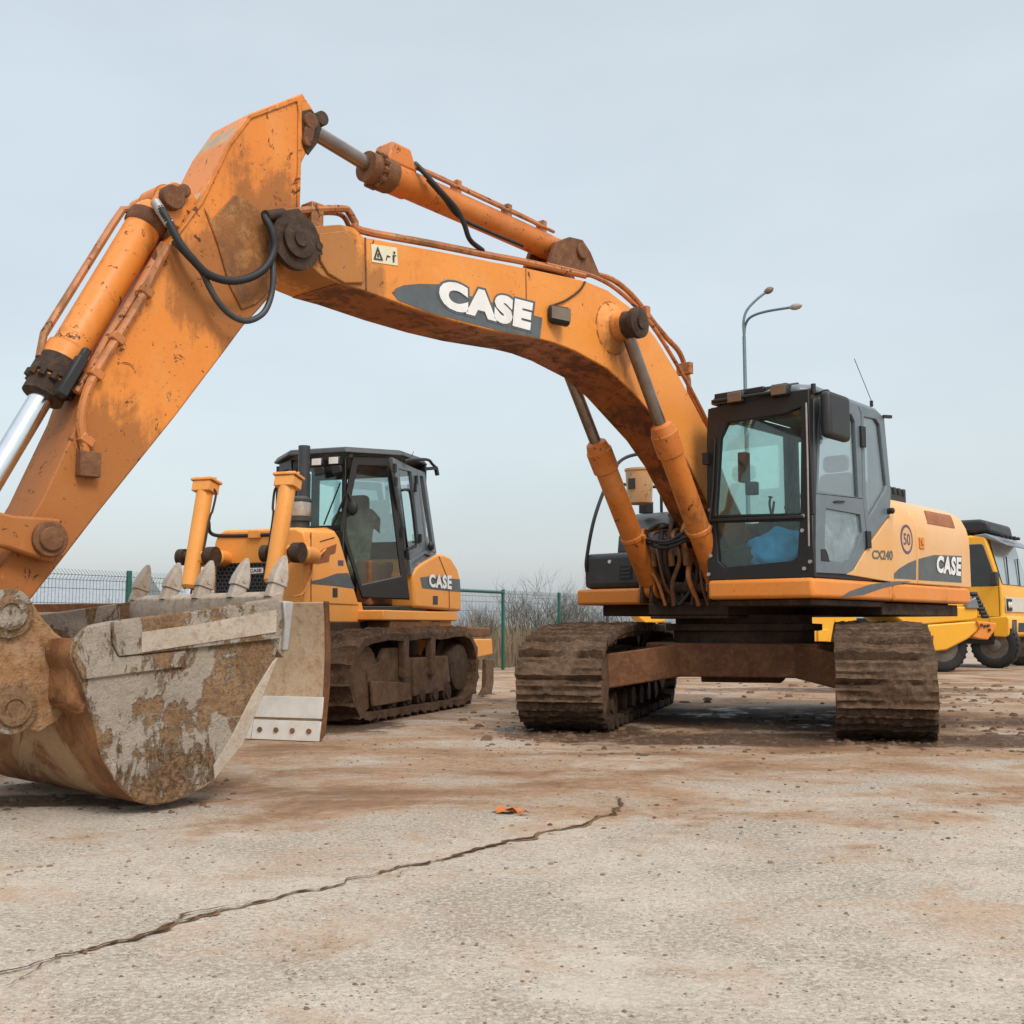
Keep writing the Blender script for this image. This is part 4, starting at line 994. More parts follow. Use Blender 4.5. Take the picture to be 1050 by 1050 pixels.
mb = MB(); mb.frame([(.05, .15), (.42, .15), (.235, .9)], [(.13, .23), (.34, .23), (.235, .68)], lambda a, b, t: tuple(f_(a, b) + Vector((0, t, 0))), 0, .002)
for poly in ([(.20, .30), (.27, .30), (.26, .52), (.21, .52)], [(.52, .2), (.58, .5), (.72, .45), (.7, .38), (.6, .4), (.56, .2)], [(.8, .15), (.86, .15), (.88, .5), (.95, .5), (.95, .56), (.80, .56)], [(.84, .62), (.91, .62), (.91, .76), (.84, .76)]):
    mb.face([f_(a, b) for a, b in poly])
mb.build('warning_symbol', M['outline'], boom, smooth=False)
# boom work light
a, b = E.P(566, 320, HB + .02), E.P(587, 323, HB + .10)
c = E.P(577, 321, HB + .10)
mb = MB(); mb.hexa([c + Vector(v) for v in ((.10, -.07, -.07), (-.04, .05, -.10), (-.10, -.03, -.10), (.02, -.13, -.07), (.10, -.07, .07), (-.04, .05, .05), (-.10, -.03, .05), (.02, -.13, .07))]); mb.build('work_light', M['black'], boom, .02)
mb = MB(); mb.hexa([c + Vector(v) for v in ((.085, -.045, -.05), (-.03, .052, -.075), (-.035, .058, -.075), (.08, -.039, -.05), (.085, -.045, .05), (-.03, .052, .03), (-.035, .058, .03), (.08, -.039, .05))]); mb.build('light_lens', M['lens'], boom)
mb = MB(); mb.tube(spline([E.P(600, 289, HB + .01), E.P(594, 298, HB + .012), E.P(580, 308, HB + .012), E.P(566, 314, HB + .02), c + Vector((.05, -.06, .0))]), .009, 6); mb.bar(E.P(562, 323, HB), c, .03, .03); mb.build('light_cable', M['grime'], boom)
# pipes along the boom back
mb = MB()
pts = [(278, 222), (300, 217.5), (322, 215), (352, 214), (358, 218), (364, 228), (371, 237), (440, 250), (500, 262), (540, 269.5), (600, 283)]
mb.tube(spline([E.P(*p, HB - .03) for p in pts], 4), .026, 8)
mb.tube(spline([E.P(p[0], p[1] - 1.5, HB - .13) for p in pts[5:]], 4), .022, 8)
mb.tube(spline([E.P(300, 222, HB - .03), E.P(335, 218, HB - .10), E.P(352, 222, HB - .1), E.P(360, 238, HB - .1)]), .018, 8)
mb.tube(spline([E.P(*p, .10) for p in [(598, 281), (622, 284), (642, 297), (660, 317), (672, 333), (684, 347), (697, 362), (705, 385), (708, 405), (720, 428), (731, 444)]], 4), .026, 8)
mb.tube(spline([E.P(*p, .18) for p in [(560, 271), (610, 284), (640, 303), (668, 333), (693, 372), (715, 412), (727, 436)]], 4), .020, 8)
mb.build('hydraulic_pipe', M['pipe'], boom)
mb = MB()
for p in ((658, 319), (702, 376)):
    c = E.P(*p, .16); mb.box(c.x - .03, c.x + .03, c.y - .08, c.y + .08, c.z - .08, c.z + .035); mb.build('pipe_clamp', M['pipe'], boom, .006); mb = MB()
c = E.P(322, 227, .2); mb.box(c.x - .05, c.x + .05, .12, .24, c.z - .12, c.z + .12)
mb.build('pipe_clamp', M['pipe'], boom, .006)

# ---- hydraulic cylinders
def cylinder(name, base, gland, end, rb, rr, mat='cylinder', rodmat='dullrod', collar=1.16, cap=.22, eye=.11, glandlen=.28, dark_gland=False, gland_mat='grime'):
    base, gland, end = map(Vector, (base, gland, end)); d = (gland - base).normalized()
    L = (gland - base).length
    mb = MB(); mb.lathe(base, d, [(rb * .7, .05), (rb, .10), (rb, L - glandlen), (rb * collar, L - glandlen + .01), (rb * collar, L - .08), (rb * 1.08, L - .075), (rb * .9, L), (rr * 1.25, L + .02)], 28)
    mb.cyl(base - Vector((0, .09, 0)), base + Vector((0, .09, 0)), eye, seg=20)
    o = mb.build(name, M[mat], exc)
    mb = MB(); mb.tube([gland - d * .1, end], rr, 20); mb.build('rod', M[rodmat], o)
    mb = MB(); mb.cyl(end - Vector((0, .085, 0)), end + Vector((0, .085, 0)), eye, seg=24); mb.build('rod_eye', M['grime'], o)
    if dark_gland:
        mb = MB(); mb.lathe(gland - d * .20, d, [(rb * 1.17, 0), (rb * 1.22, .02), (rb * 1.22, .12), (rb * 1.05, .13), (rb * 1.05, .235), (rr * 1.3, .24)], 28)
        for k in range(12):
            e1 = d.orthogonal().normalized(); e2 = d.cross(e1); a_ = 2 * pi * k / 12; p = gland - d * .08 + (e1 * cos(a_) + e2 * sin(a_)) * rb * 1.12
            mb.cyl(p, p + d * .04, .022, seg=6)
        mb.build('gland', M[gland_mat], o)
    return o
for s_ in (1, -1):
    l = s_ * .385
    bs = Vector((1.10, l, 1.34)); en = Vector((pc[0] + .03, l, pc[1] - .01)); dd = (en - bs).normalized()
    g = E.S(681, 433, l) if s_ > 0 else E.S(617, 449, l)
    gl = (Vector((g[0], l, g[1])) - bs).dot(dd)
    o = cylinder('boom_cylinder', bs, bs + dd * gl, en, .108, .056, eye=.10, glandlen=.30)
    c = bs + dd * (gl * .36); mb = MB(); mb.lathe(c - dd * .025, dd, [(.11, 0), (.118, .005), (.118, .05), (.11, .055)], 24); mb.bar(c - Vector((0, .15 if s_ > 0 else .0, 0)), c + Vector((0, .15 if s_ < 0 else .0, 0)), .04, .05, up=dd); 
    mb.build('cylinder_clamp', M['cylinder'], o, .008)
    mb = MB(); mb.tube(spline([bs + dd * .25 + Vector((.12, 0, .02)), bs + dd * gl * .6 + Vector((.13, 0, .03)), bs + dd * (gl - .3) + Vector((.125, 0, .03)), bs + dd * (gl - .16) + Vector((.09, 0, 0))]), .016, 6); mb.build('feed_pipe', M['cylinder'], o)
mb = MB()                                             # foot brackets of boom and cylinders on the deck
for l in (-.44, -.33, .33, .44): mb.side([(.95, 1.20), (1.22, 1.20), (1.20, 1.42), (1.08, 1.46), (.98, 1.42)], l - .02, l + .02)
for l in (-.30, .27): mb.side([(-.3, 1.2), (.75, 1.2), (.62, 1.5), (.38, 1.85), (.05, 1.95), (-.3, 1.5)], l, l + .035)
mb.cyl((.2, -.33, 1.66), (.2, .33, 1.66), .08); mb.cyl((1.10, -.5, 1.34), (1.10, .5, 1.34), .055)
mb.build('boom_bracket', M['grime'], exc, .008)
cyl_a = cylinder('arm_cylinder', E.P(581, 262, 0), E.P(379, 172, 0), E.P(313, 130, 0), .108, .054, collar=1.12, glandlen=.36, eye=.075, dark_gland=True, gland_mat='rusty')
a0, a1 = E.P(581, 262, 0), E.P(379, 172, 0); dd = (a1 - a0).normalized(); upn = Vector((-dd.z, 0, dd.x))
if upn.z < 0: upn = -upn
mb = MB(); c = a1 - dd * .18; mb.hexa([c + dd * x + Vector((0, y, 0)) + upn * z for x, y, z in ((-.20, -.11, .06), (.10, -.11, .06), (.10, .11, .06), (-.20, .11, .06), (-.14, -.09, .235), (.05, -.09, .235), (.05, .09, .235), (-.14, .09, .235))]); mb.build('port_block', M['cylinder'], cyl_a, .02)
mb = MB(); mb.tube(spline([a0 + dd * .35 + upn * .16, a0 + dd * .6 + upn * .17, a1 - dd * .6 + upn * .17, a1 - dd * .3 + upn * .15]), .020, 8); mb.tube([a0 + dd * .3 + upn * .10 + Vector((0, .1, 0)), a1 - dd * .35 + upn * .10 + Vector((0, .1, 0))], .014, 6)
for x in (.35, .8, 1.4): mb.bar(a0 + dd * x + upn * .09, a0 + dd * x + upn * .2, .08, .05)
mb.build('feed_pipe', M['pipe'], cyl_a)
mb = MB()
for l in (-.16, .11):
    mb.side(sb([(548, 277), (556, 252), (570, 247), (583, 250), (591, 262), (602, 288)], 0), l, l + .05)
mb.cyl((a0.x, -.19, a0.z), (a0.x, .19, a0.z), .07); mb.build('cylinder_bracket', M['rusty'], boom, .008)
# hoses around the boom
def hose(pts, r, mat='black', rib=0.0):
    mb = MB(); P_ = spline(pts, 16 if rib else 7)
    mb.tube(P_, [r * (1 + (rib if i % 2 else 0)) for i in range(len(P_))], 10); return mb.build('hydraulic_hose', M[mat], exc, angle=80)
hose([E.P(426, 168, .05), E.P(432, 174, .14), E.P(450, 194, .2), E.P(468, 214, .22), E.P(476, 230, .22), E.P(482, 246, .2), E.P(495, 257, .15)], .020)
hose([E.P(536, 252, .1), E.P(500, 237, .15), E.P(470, 222, .18), E.P(455, 203, .18), E.P(438, 184, .14)], .014)
hose([E.P(583, 257, -.02), E.P(590, 251, 0), E.P(598, 256, .02), E.P(606, 274, .05), E.P(612, 283, .08)], .022)
hose([E.P(587, 255, -.1), E.P(595, 252, -.1), E.P(602, 262, -.08), E.P(607, 278, -.03)], .018)
hose([E.P(160, 209, .20), E.P(170, 222, .27), E.P(183, 247, .31), E.P(196, 264, .33), E.P(213, 281, .33), E.P(236, 288, .33), E.P(258, 284, .33), E.P(273, 273, .33), E.P(281, 256, .33), E.P(279, 238, .33), E.P(272, 222, .30), E.P(280, 219, .25)], .022, rib=.2)
hose([E.P(178, 247, .22), E.P(192, 262, .27), E.P(206, 277, .29), E.P(214, 293, .30), E.P(224, 310, .31), E.P(238, 324, .31), E.P(254, 329, .31), E.P(270, 321, .31), E.P(278, 303, .31), E.P(280, 280, .31), E.P(278, 255, .29), E.P(281, 232, .26)], .019, 'dark')
hose([E.P(151, 203, -.12), E.P(143, 209, -.14), E.P(136, 222, -.14), E.P(130, 240, -.12), E.P(126, 262, -.10)], .022)
for a_, b_, r_ in ((E.P(159, 207, .2), E.P(174, 230, .28), .030), (E.P(272, 221, .31), E.P(290, 219, .26), .034), (E.P(284, 223, .24), E.P(305, 218, .22), .032)):
    mb = MB(); mb.tube([a_, b_], r_, 10); mb.build('hose_fitting', M['steel'] if r_ < .031 else M['grime'], exc)
rnd = random.Random(5)                                # hose bundle at the boom foot
for i, (x, c_) in enumerate([(-.32, 'pipe'), (-.26, 'grime'), (-.20, 'rusty'), (-.13, 'black'), (-.07, 'grime'), (.0, 'rusty'), (.06, 'black'), (.11, 'pipe'), (.17, 'grime'), (.22, 'rusty')]):
    w_ = lambda a: rnd.uniform(-a, a)
    hose([(1.12 + w_(.06), x * .8 + w_(.10), 1.17), (1.18 + w_(.06), x + w_(.07), 1.40 + w_(.05)), (1.24 + w_(.06), x * 1.05 + w_(.05), 1.63 + w_(.05)), (1.27 + w_(.05), x * 1.15 + w_(.05), 1.84 + w_(.06)), (1.20 + w_(.04), x * 1.1 + w_(.06), 1.95 + w_(.06)), (1.05, x * .9, 1.92 + w_(.05)), (.9, x * .7, 1.75)], rnd.choice((.015, .019, .022, .026)), c_)
for (y0, y1, z) in ((-.42, .20, 1.92), (-.36, .30, 1.86), (-.30, .36, 1.90)):
    hose([(1.28, y0, z - .05), (1.36, y0 * .5, z - .12), (1.38, 0, z - .14), (1.36, y1 * .6, z - .08), (1.26, y1, z + .03)], .017)
mb = MB()
for x in (-.26, -.05, .12): mb.cyl((1.25, x, 1.55), (1.27, x, 1.70), .034, seg=8)
mb.bar((1.2, -.30, 1.80), (1.2, .30, 1.80), .05, .04); mb.build('hose_fitting', M['rusty'], exc)

# ---- arm (dipper)
HA = .20
arm_poly = [E.S(*p, HA) for p in [(310, 95.5), (321, 112), (327, 124), (328.5, 133), (325, 147), (314, 158), (308, 170), (306.5, 195), (306, 220), (295, 262), (284, 296), (266, 317), (250, 334), (233, 357), (180, 427), (143, 473), (100, 527), (67, 570), (30, 617), (8, 645), (-10, 648), (-22, 632), (-14, 606), (0, 583), (17, 557), (43, 513), (83, 427), (100, 377), (143, 310), (173, 250), (185, 236), (205, 205), (233, 148), (254, 118), (257, 116)]]
mb = MB(); mb.side(arm_poly, -HA, HA); arm = mb.build('arm', M['arm'], exc, .010)
mb = MB()                                             # rim of the side plate and the doubled pivot plate
mb.side([E.S(*p, HA) for p in [(303, 100), (310, 96.5), (309, 108), (308, 160), (306.5, 215), (303.5, 215), (304.5, 160), (305, 115)]], HA, HA + .012)
mb.side([E.S(*p, HA) for p in [(254, 119), (303, 99.5), (305, 104), (256, 122.5)]], HA, HA + .012)
mb.side([E.S(*p, HA) for p in [(254, 119), (257, 122), (236, 150), (208, 208), (182, 243), (178, 241), (204, 205), (232, 149)]], HA, HA + .012)
mb.build('edge_rim', M['arm'], arm, .004)
mb = MB(); mb.side([E.S(*p, HA) for p in [(208, 212), (216, 226), (240, 200), (262, 213), (281, 230), (286, 262), (280, 294), (262, 312), (247, 318), (234, 292), (222, 250)]], HA, HA + .014); mb.build('pivot_doubler', soil('grease_stained_steel', (0.30, 0.115, 0.03), (0.16, 0.07, 0.03), (0.42, 0.20, 0.07), 1.1, 0.4, 0.7), arm, .008)
q = [E.P(*p, HA + .004) for p in [(0, 0)]] if False else None
ear = E.S(312, 130, 0)
mb = MB(); np_ = [(309, 114), (318, 112), (326, 121), (328.3, 133), (325, 147), (315, 160), (310, 150)]
mb.side([E.S(*p, HA) for p in np_], HA, HA + .012)
mb.cyl((ear[0], -.20, ear[1]), (ear[0], .205, ear[1]), .05)
mb.build('cylinder_ear', M['grime'], arm, .01)
mb = MB(); c = E.S(319, 124, HA + .03); mb.cyl((c[0], HA - .02, c[1]), (c[0], HA + .04, c[1]), .055); c2 = E.S(316, 145, HA + .03); mb.cyl((c2[0], HA - .02, c2[1]), (c2[0], HA + .035, c2[1]), .032); mb.bar((c[0], HA + .03, c[1]), (c2[0], HA + .02, c2[1]), .02, .07); mb.build('pin_keeper', M['rusty'], arm, .006)
# rear cover plate (pale) between the side plates at the top
k0, k1 = E.S(252, 119, 0), E.S(190, 232, 0)
mb = MB(); cov = [E.S(*p, -HA) for p in [(248, 121), (222, 137), (211, 153), (194, 196), (178, 212)]]
mb.side([E.S(*p, 0) for p in [(252, 119), (228, 137), (214, 158), (198, 196), (178, 218), (196, 226), (214, 190), (240, 140)]], -HA + .01, HA - .035); mb.build('cover_plate', plain('pale_worn_plate', (0.46, 0.33, 0.20), 0.6, 0, 0.3, 0.5, (0.62, 0.27, 0.06)), arm, .01)
# bucket cylinder and its ears
b0, b1 = E.P(163, 207, 0), E.P(46, 402, 0); b2 = b1 + (b1 - b0) * .62
bc = cylinder('bucket_cylinder', b0, b1, b2, .108, .064, mat='arm', rodmat='chrome', glandlen=.30, dark_gland=True, eye=.085)
dd = (b1 - b0).normalized(); fw = Vector((-dd.z, 0, dd.x))
if fw.x < 0: fw = -fw
mb = MB(); mb.tube([b0 + dd * .10 + fw * .06 + Vector((0, -.05, 0)), b0 + dd * .18 + fw * .14 + Vector((0, -.05, 0)), b0 + dd * .3 + fw * .145 + Vector((0, -.05, 0)), b1 - dd * .3 + fw * .15 + Vector((0, -.05, 0)), b1 - dd * .15 + fw * .12], .024, 8); mb.build('feed_pipe', M['pipe'], bc)
mb = MB(); mb.lathe(b0 + dd * .13, dd, [(.112, 0), (.122, .01), (.122, .08), (.11, .10)], 24); mb.build('barrel_collar', M['rusty'], bc)
mb = MB(); c = E.P(73, 386, .17); mb.bar(c - dd * .13, c + dd * .13, .07, .06); mb.bar(c - dd * .19, c - dd * .12, .05, .045); mb.build('valve_block', M['black'], bc, .01)
mb = MB()
for s_ in (1, -1):
    mb.side([E.S(*p, s_ * .155) for p in [(194, 196), (178, 194), (162, 196), (156, 206), (162, 219), (176, 232), (188, 238), (205, 215)]], s_ * .155 - .025, s_ * .155 + .025)
mb.cyl((b0.x, -.24, b0.z), (b0.x, .20, b0.z), .07)
mb.build('cylinder_ear', M['arm'], arm, .008)
mb = MB(); c = E.S(176, 203, .2); mb.cyl((c[0], .17, c[1]), (c[0], .235, c[1]), .075); c = E.S(188, 196, .2); mb.cyl((c[0], .17, c[1]), (c[0], .225, c[1]), .04); mb.build('pin_keeper', M['rusty'], arm, .008)
# dirt lodged behind the cylinder, pipes along the arm edge
mb = MB(); mb.tube(spline([E.P(*p, HA + .025) for p in [(172, 252), (160, 275), (143, 310), (120, 347), (100, 379), (88, 405), (83, 432), (86, 455), (88, 468)]], 4), .026, 8); mb.tube(spline([E.P(*p, HA - .06) for p in [(168, 250), (138, 303), (110, 347), (92, 380), (78, 402)]], 4), .024, 8); mb.build('hydraulic_pipe', M['pipe'], arm)
mb = MB()
for p in ((147, 300), (118, 348), (96, 384), (86, 452)):
    c = E.P(*p, HA); mb.bar(c + Vector((-.035, .025, -.02)), c + Vector((.035, .025, .02)), .06, .05); mb.build('pipe_clamp', M['pipe'], arm, .006); mb = MB()
c = E.P(88, 473, HA); mb.box(c.x - .06, c.x + .06, HA, HA + .06, c.z - .09, c.z + .05)
mb.build('pipe_clamp', M['rusty'], arm, .006)
mb = MB(); fr = [E.S(*p, 0) for p in [(72, 420), (50, 468), (24, 520), (0, 560), (6, 566), (30, 522), (58, 468), (80, 424)]]
mb.side(fr, -.16, .15)
for v in mb.bm.verts: v.co += Vector((noise.noise(v.co * 6) * .03, 0, noise.noise(v.co * 5) * .03))
mb.build('caked_soil', M['mud'], arm)
# idler levers and bucket link
lv = E.S(49, 553, .29); le = (b2.x, b2.z)
for s_ in (1, -1):
    l = s_ * .27
    A, B = Vector((lv[0], l, lv[1])), Vector((le[0], l, le[1])); d = (B - A).normalized(); nn = Vector((-d.z, 0, d.x))
    mb = MB(); mb.side([(p.x, p.z) for p in (A - d * .11, A - d * .05 + nn * .12, A + d * .2 + nn * .085, B + nn * .09, B + d * .1, B - nn * .09, A + d * .2 - nn * .085, A - d * .05 - nn * .12)], l - .035, l + .035)
    mb.build('lever', M['arm'], exc, .015)
    A2, B2 = B, Vector((E.S(12, 727, .3)[0] + .02, s_ * .2, E.S(12, 727, .3)[1])); A2 = Vector((B.x, s_ * .2, B.z))
    mb = MB(); mb.bar(A2, B2, .07, .15, up=(1, 0, 0)); mb.build('bucket_link', M['arm'], exc, .015)
mb = MB(); mb.cyl((lv[0], -.32, lv[1]), (lv[0], .33, lv[1]), .095); mb.lathe((lv[0], .33, lv[1]), (0, 1, 0), [(.065, 0), (.065, .015), (.05, .02)], 20); mb.build('lever_pin', M['rusty'], exc, .008)
# ---- bucket
BW = .60; FW = -1.02                                 # near and far side of the bucket
plate_px = [(93, 641), (113, 637), (200, 626), (283, 613), (291, 622), (292, 640), (284, 668), (267, 717), (247, 763), (217, 800), (200, 812), (183, 820), (165, 824.5), (150, 825), (133, 817), (118, 800), (103, 773), (92, 723), (82, 697), (72, 673), (76, 655)]
pl = [E.S(*p, BW) for p in plate_px]
pl = [(u, max(z, .004)) for u, z in pl]
mb = MB(); mb.side(pl, BW - .03, BW); mb.side(pl, FW, FW + .03)
buck = mb.build('bucket', M['bucket'], exc, .006)
shell_path = [Vector(p) for p in pl[6:]]
mb = MB(); R = []; cen = Vector((sum(p[0] for p in pl) / len(pl), sum(p[1] for p in pl) / len(pl)))
sp = spline([Vector((p.x, 0, p.y)) for p in shell_path], 4)
sp = [Vector((p.x, p.z)) for p in sp]
for i, p in enumerate(sp):
    t = (sp[min(i + 1, len(sp) - 1)] - sp[max(i - 1, 0)]).normalized(); nn = Vector((t.y, -t.x))
    if nn.dot(p - cen) < 0: nn = -nn
    o_ = p - nn * .001; i_ = p - nn * .03; o_.y = max(o_.y, .003)
    row = []
    for m in range(13):
        l = FW + .003 + (BW - FW - .006) * m / 12
        row.append(mb.bm.verts.new((o_.x, l, o_.y)))
    for m in range(13):
        l = BW - .003 - (BW - FW - .006) * m / 12
        row.append(mb.bm.verts.new((i_.x, l, i_.y)))
    R.append(row)
for a, b in zip(R[:-1], R[1:]):
    for k in range(26): mb.bm.faces.new((a[k], a[(k + 1) % 26], b[(k + 1) % 26], b[k]))
mb.bm.faces.new(R[0]); mb.bm.faces.new(R[-1][::-1])
mb.build('bucket_shell', M['shell'], buck)
def sbk(*ps): return [E.S(*p, BW) for p in ps]
mb = MB(); mb.side(sbk((112, 638), (200, 627), (282, 614), (284, 620), (284, 655), (200, 664), (120, 673), (114, 660)), BW, BW + .028); mb.build('side_bar', M['bucket'], buck, .006); mb = MB()
mb.side(sbk((112, 638), (200, 627), (282, 614), (284, 620), (284, 655), (200, 664), (120, 673), (114, 660)), FW - .028, FW)
mb.build('side_bar', M['bucket'], buck, .006)
mb = MB(); mb.side(sbk((142, 648), (200, 640), (280, 625.5), (280, 648), (200, 660), (142, 669)), BW + .028, BW + .034); mb.build('pale_patch', M['clay'], buck, smooth=False)
mb = MB(); mb.side(sbk((80, 655), (92, 642), (112, 638.5), (113, 662), (120, 674), (190, 667), (186, 684), (83, 697), (73, 672)), BW, BW + .018); mb.build('reinforcing_plate', M['bucket'], buck, .006)
mb = MB(); mb.side(sbk((279, 678), (284, 674), (267, 718), (248, 763), (219, 799), (218, 785), (238, 752), (258, 712)), BW, BW + .012); mb.build('wear_strip', M['clay'], buck, .004)
# lip and cutting edge
lip = E.S(287, 622, BW)
mb = MB(); L0, L1 = E.S(283, 614, BW), E.S(290, 640, BW)
mb.side([(L0[0] + .02, L0[1] + .02), (L0[0] - .05, L0[1] + .05), (L1[0] - .02, L1[1]), (L1[0] - .02, L1[1] - .2), (L1[0] + .03, L1[1] - .15), (L0[0] + .03, L0[1] - .06)], FW - .01, BW - .002); mb.build('cutting_lip', M['clay'], buck, .01)
mb = MB(); mb.side(sbk((288, 616), (299, 617), (297, 640), (293.5, 668), (287.5, 667), (290, 640)), BW - .04, BW + .025); mb.side(sbk((288, 616), (299, 617), (297, 640), (293.5, 668), (287.5, 667), (290, 640)), FW - .025, FW + .04); mb.build('side_cutter', M['steel'], buck, .01)
dt = Vector((E.S(290, 582, BW)[0] - L0[0] - .0, 0, E.S(290, 582, BW)[1] - L0[1] - .04))
dt.normalize()
tn = Vector((dt.z, 0, -dt.x))
M['tooth'] = soil('worn_tooth_steel', (0.44, 0.39, 0.34), (0.38, 0.31, 0.245), (0.26, 0.16, 0.09), 1.3, 0.35, 0.7)
for i in range(5):
    l = BW - .05 - i * (BW - FW - .10) / 4
    c = Vector((L0[0] - .02, l, L0[1] + .02))
    def pt(a, b, w): return c + dt * a * .84 + tn * b + Vector((0, w, 0))
    mb = MB()
    prof = [(-.02, .050, .036), (.075, .046, .033), (.08, .055, .044), (.14, .051, .042), (.21, .035, .034), (.27, .018, .024), (.295, .007, .014)]
    R = []
    for a, b, w in prof:
        R.append([mb.bm.verts.new(pt(a, x * b, y * w)) for x, y in ((-1, -.7), (-.7, -1), (.7, -1), (1, -.7), (1, .7), (.7, 1), (-.7, 1), (-1, .7))])
    for p, q in zip(R[:-1], R[1:]):
        for k in range(8): mb.bm.faces.new((p[k], p[(k + 1) % 8], q[(k + 1) % 8], q[k]))
    mb.bm.faces.new(R[0]); mb.bm.faces.new(R[-1])
    mb.cyl(pt(.118, 0, -.049), pt(.118, 0, .049), .012, seg=10)
    mb.build('tooth', M['tooth'], buck, angle=30)
# hinge ears
M['ear'] = soil('muddy_rusty_casting', (0.36, 0.17, 0.065), (0.48, 0.30, 0.17), (0.15, 0.07, 0.03), 1.8, 0.9, 0.8)
for s_ in (1, -1):
    l = s_ * .30
    e_ = [E.S(*p, .32) for p in [(-34, 630), (-22, 612), (0, 606), (20, 608), (33, 617), (42, 632), (56, 648), (72, 660), (92, 640), (88, 690), (60, 740), (40, 752), (12, 747), (-8, 738), (-20, 700)]]
    mb = MB(); mb.side(e_, l - .03, l + .03); mb.build('hinge_ear', M['ear'], buck, .015)
mb = MB()
for p in ((8, 629), (12, 727)):
    c = E.S(*p, .34); mb.cyl((c[0], -.36, c[1]), (c[0], .36, c[1]), .085); mb._lathe((c[0], .33, c[1]), (0, 1, 0), [(.125, 0), (.125, .03), (.085, .035), (.085, .05), (.05, .055), (.05, .045), (.01, .044)], 24)
mb.build('hinge_pin', M['bucket'], buck, .004)
mb = MB(); c = E.S(70, 680, 0); mb.side([E.S(*p, .3) for p in [(50, 652), (74, 662), (104, 655), (100, 720), (70, 735), (46, 720)]], -.32, .55)
for v in mb.bm.verts: pass
mb.build('top_box', M['shell'], buck, .03)

# ---- things lying in or on the machine
pb = E.P(656, 520, -.80)
mb = MB(); mb._lathe((pb.x, pb.y, 2.24), (0, 0, 1), [(.12, 0), (.13, .01), (.148, .35), (.158, .352), (.158, .374), (.146, .376), (.142, .34), (.115, .02), (.01, .018)], 32)
M['pail'] = paint('rusty_pale_orange_pail', (0.60, 0.36, 0.17), (0.66, 0.44, 0.24), 0.45, 0.5)
pail = thing('metal_pail', tuple(Vector((E.o[0] + pb.x * E.f[0] + pb.y * E.l[0], E.o[1] + pb.x * E.f[1] + pb.y * E.l[1], 2.252))), E.rot, 'rusty pale orange metal pail standing on the dark guard behind the far boom cylinder', 'pail')
for v in mb.bm.verts: v.co -= Vector((pb.x, pb.y, 2.24))
mb.build('pail_body', M['pail'], pail)
mb = MB(); mb.box(.132, .149, -.04, .04, .15, .26); mb.build('pail_label', M['outline'], pail)
bc_ = E.N(794, 557, UF - .28)
w2 = lambda u, l, z: (E.o[0] + u * E.f[0] + l * E.l[0], E.o[1] + u * E.f[1] + l * E.l[1], z)
mb = MB(); mb.blob((0, 0, .20), 1.0, .28, 4, (.20, .30, .21), 2.0, 2.0)
for v in mb.bm.verts: v.co += Vector((1, .6, .8)) * .022 * noise.noise(Vector((v.co.x * 7, v.co.y * 17 + v.co.z * 9, 2.0))); v.co.z = max(v.co.z, 0)
o = mb.build('blue_bundle', M['blue'], angle=80); o.location = w2(UF - .34, bc_[0], cb + .055); o.rotation_euler = (0, 0, E.rot)
tag(o, 'large bright blue cloth bundle lying on the excavator cab floor behind the lower windscreen', 'bundle')
b2_ = E.N(795, 526, UF - .45)
mb = MB(); mb.blob((0, 0, .05), 1.0, .35, 3, (.10, .14, .06), 5.0, 2.4)
for v in mb.bm.verts: v.co.z = max(v.co.z, 0)
o = mb.build('blue_cloth', M['blue'], angle=80); o.location = w2(.42, LF - .18, cb + .62); o.rotation_euler = (0, 0, E.rot)
tag(o, 'small crumpled blue cloth on the cab console just above the bar across the windscreen', 'cloth')
b3 = E.N(758, 560, UF - .22)
mb = MB(); mb.blob((0, 0, .13), 1.0, .4, 3, (.14, .22, .15), 8.0, 2.4)
for v in mb.bm.verts: v.co.z = max(v.co.z, 0)
o = mb.build('dark_bag', plain('dark_olive_cloth', (0.035, 0.04, 0.025), .9, 0, .4), angle=80); o.location = w2(UF - .30, b3[0], cb + .055); o.rotation_euler = (0, 0, E.rot)
tag(o, 'dark olive bag on the excavator cab floor left of the blue bundle', 'bag')
# ------------------------------------------------------------------ bulldozer
D = Frame((-2.33, 12.72), 20)
doz = thing('bulldozer', (D.o[0], D.o[1], 0), D.rot, 'orange bulldozer with raised lift cylinders and wide blade, parked behind the excavator bucket', 'bulldozer')
YC = .115
def vplane(px, py, a, b, off=0.0):
    """point where the sight line meets the upright plane through a and b (u, lat)"""
    d = ray(px, py)
    o = (-(D.o[0] * D.f[0] + D.o[1] * D.f[1]), -(D.o[0] * D.l[0] + D.o[1] * D.l[1]))
    dl = (d[0] * D.f[0] + d[1] * D.f[1], d[0] * D.l[0] + d[1] * D.l[1])
    nx, ny = (b[1] - a[1]), -(b[0] - a[0]); ln = sqrt(nx * nx + ny * ny); nx, ny = nx / ln, ny / ln
    t = ((a[0] - o[0]) * nx + (a[1] - o[1]) * ny) / (dl[0] * nx + dl[1] * ny)
    p = Vector((o[0] + t * dl[0], o[1] + t * dl[1], EYE + t * d[2]))
    s_ = 1 if (o[0] - a[0]) * nx + (o[1] - a[1]) * ny > 0 else -1
    return p + Vector((nx, ny, 0)) * off * s_
def dloop(): return arc(1.13, .45, .40, -95, 78) + [(.7, .885), (.25, .865), (-.2, .895), (-.7, .87), (-1.0, .90)] + arc(-1.36, .475, .43, 90, 265)
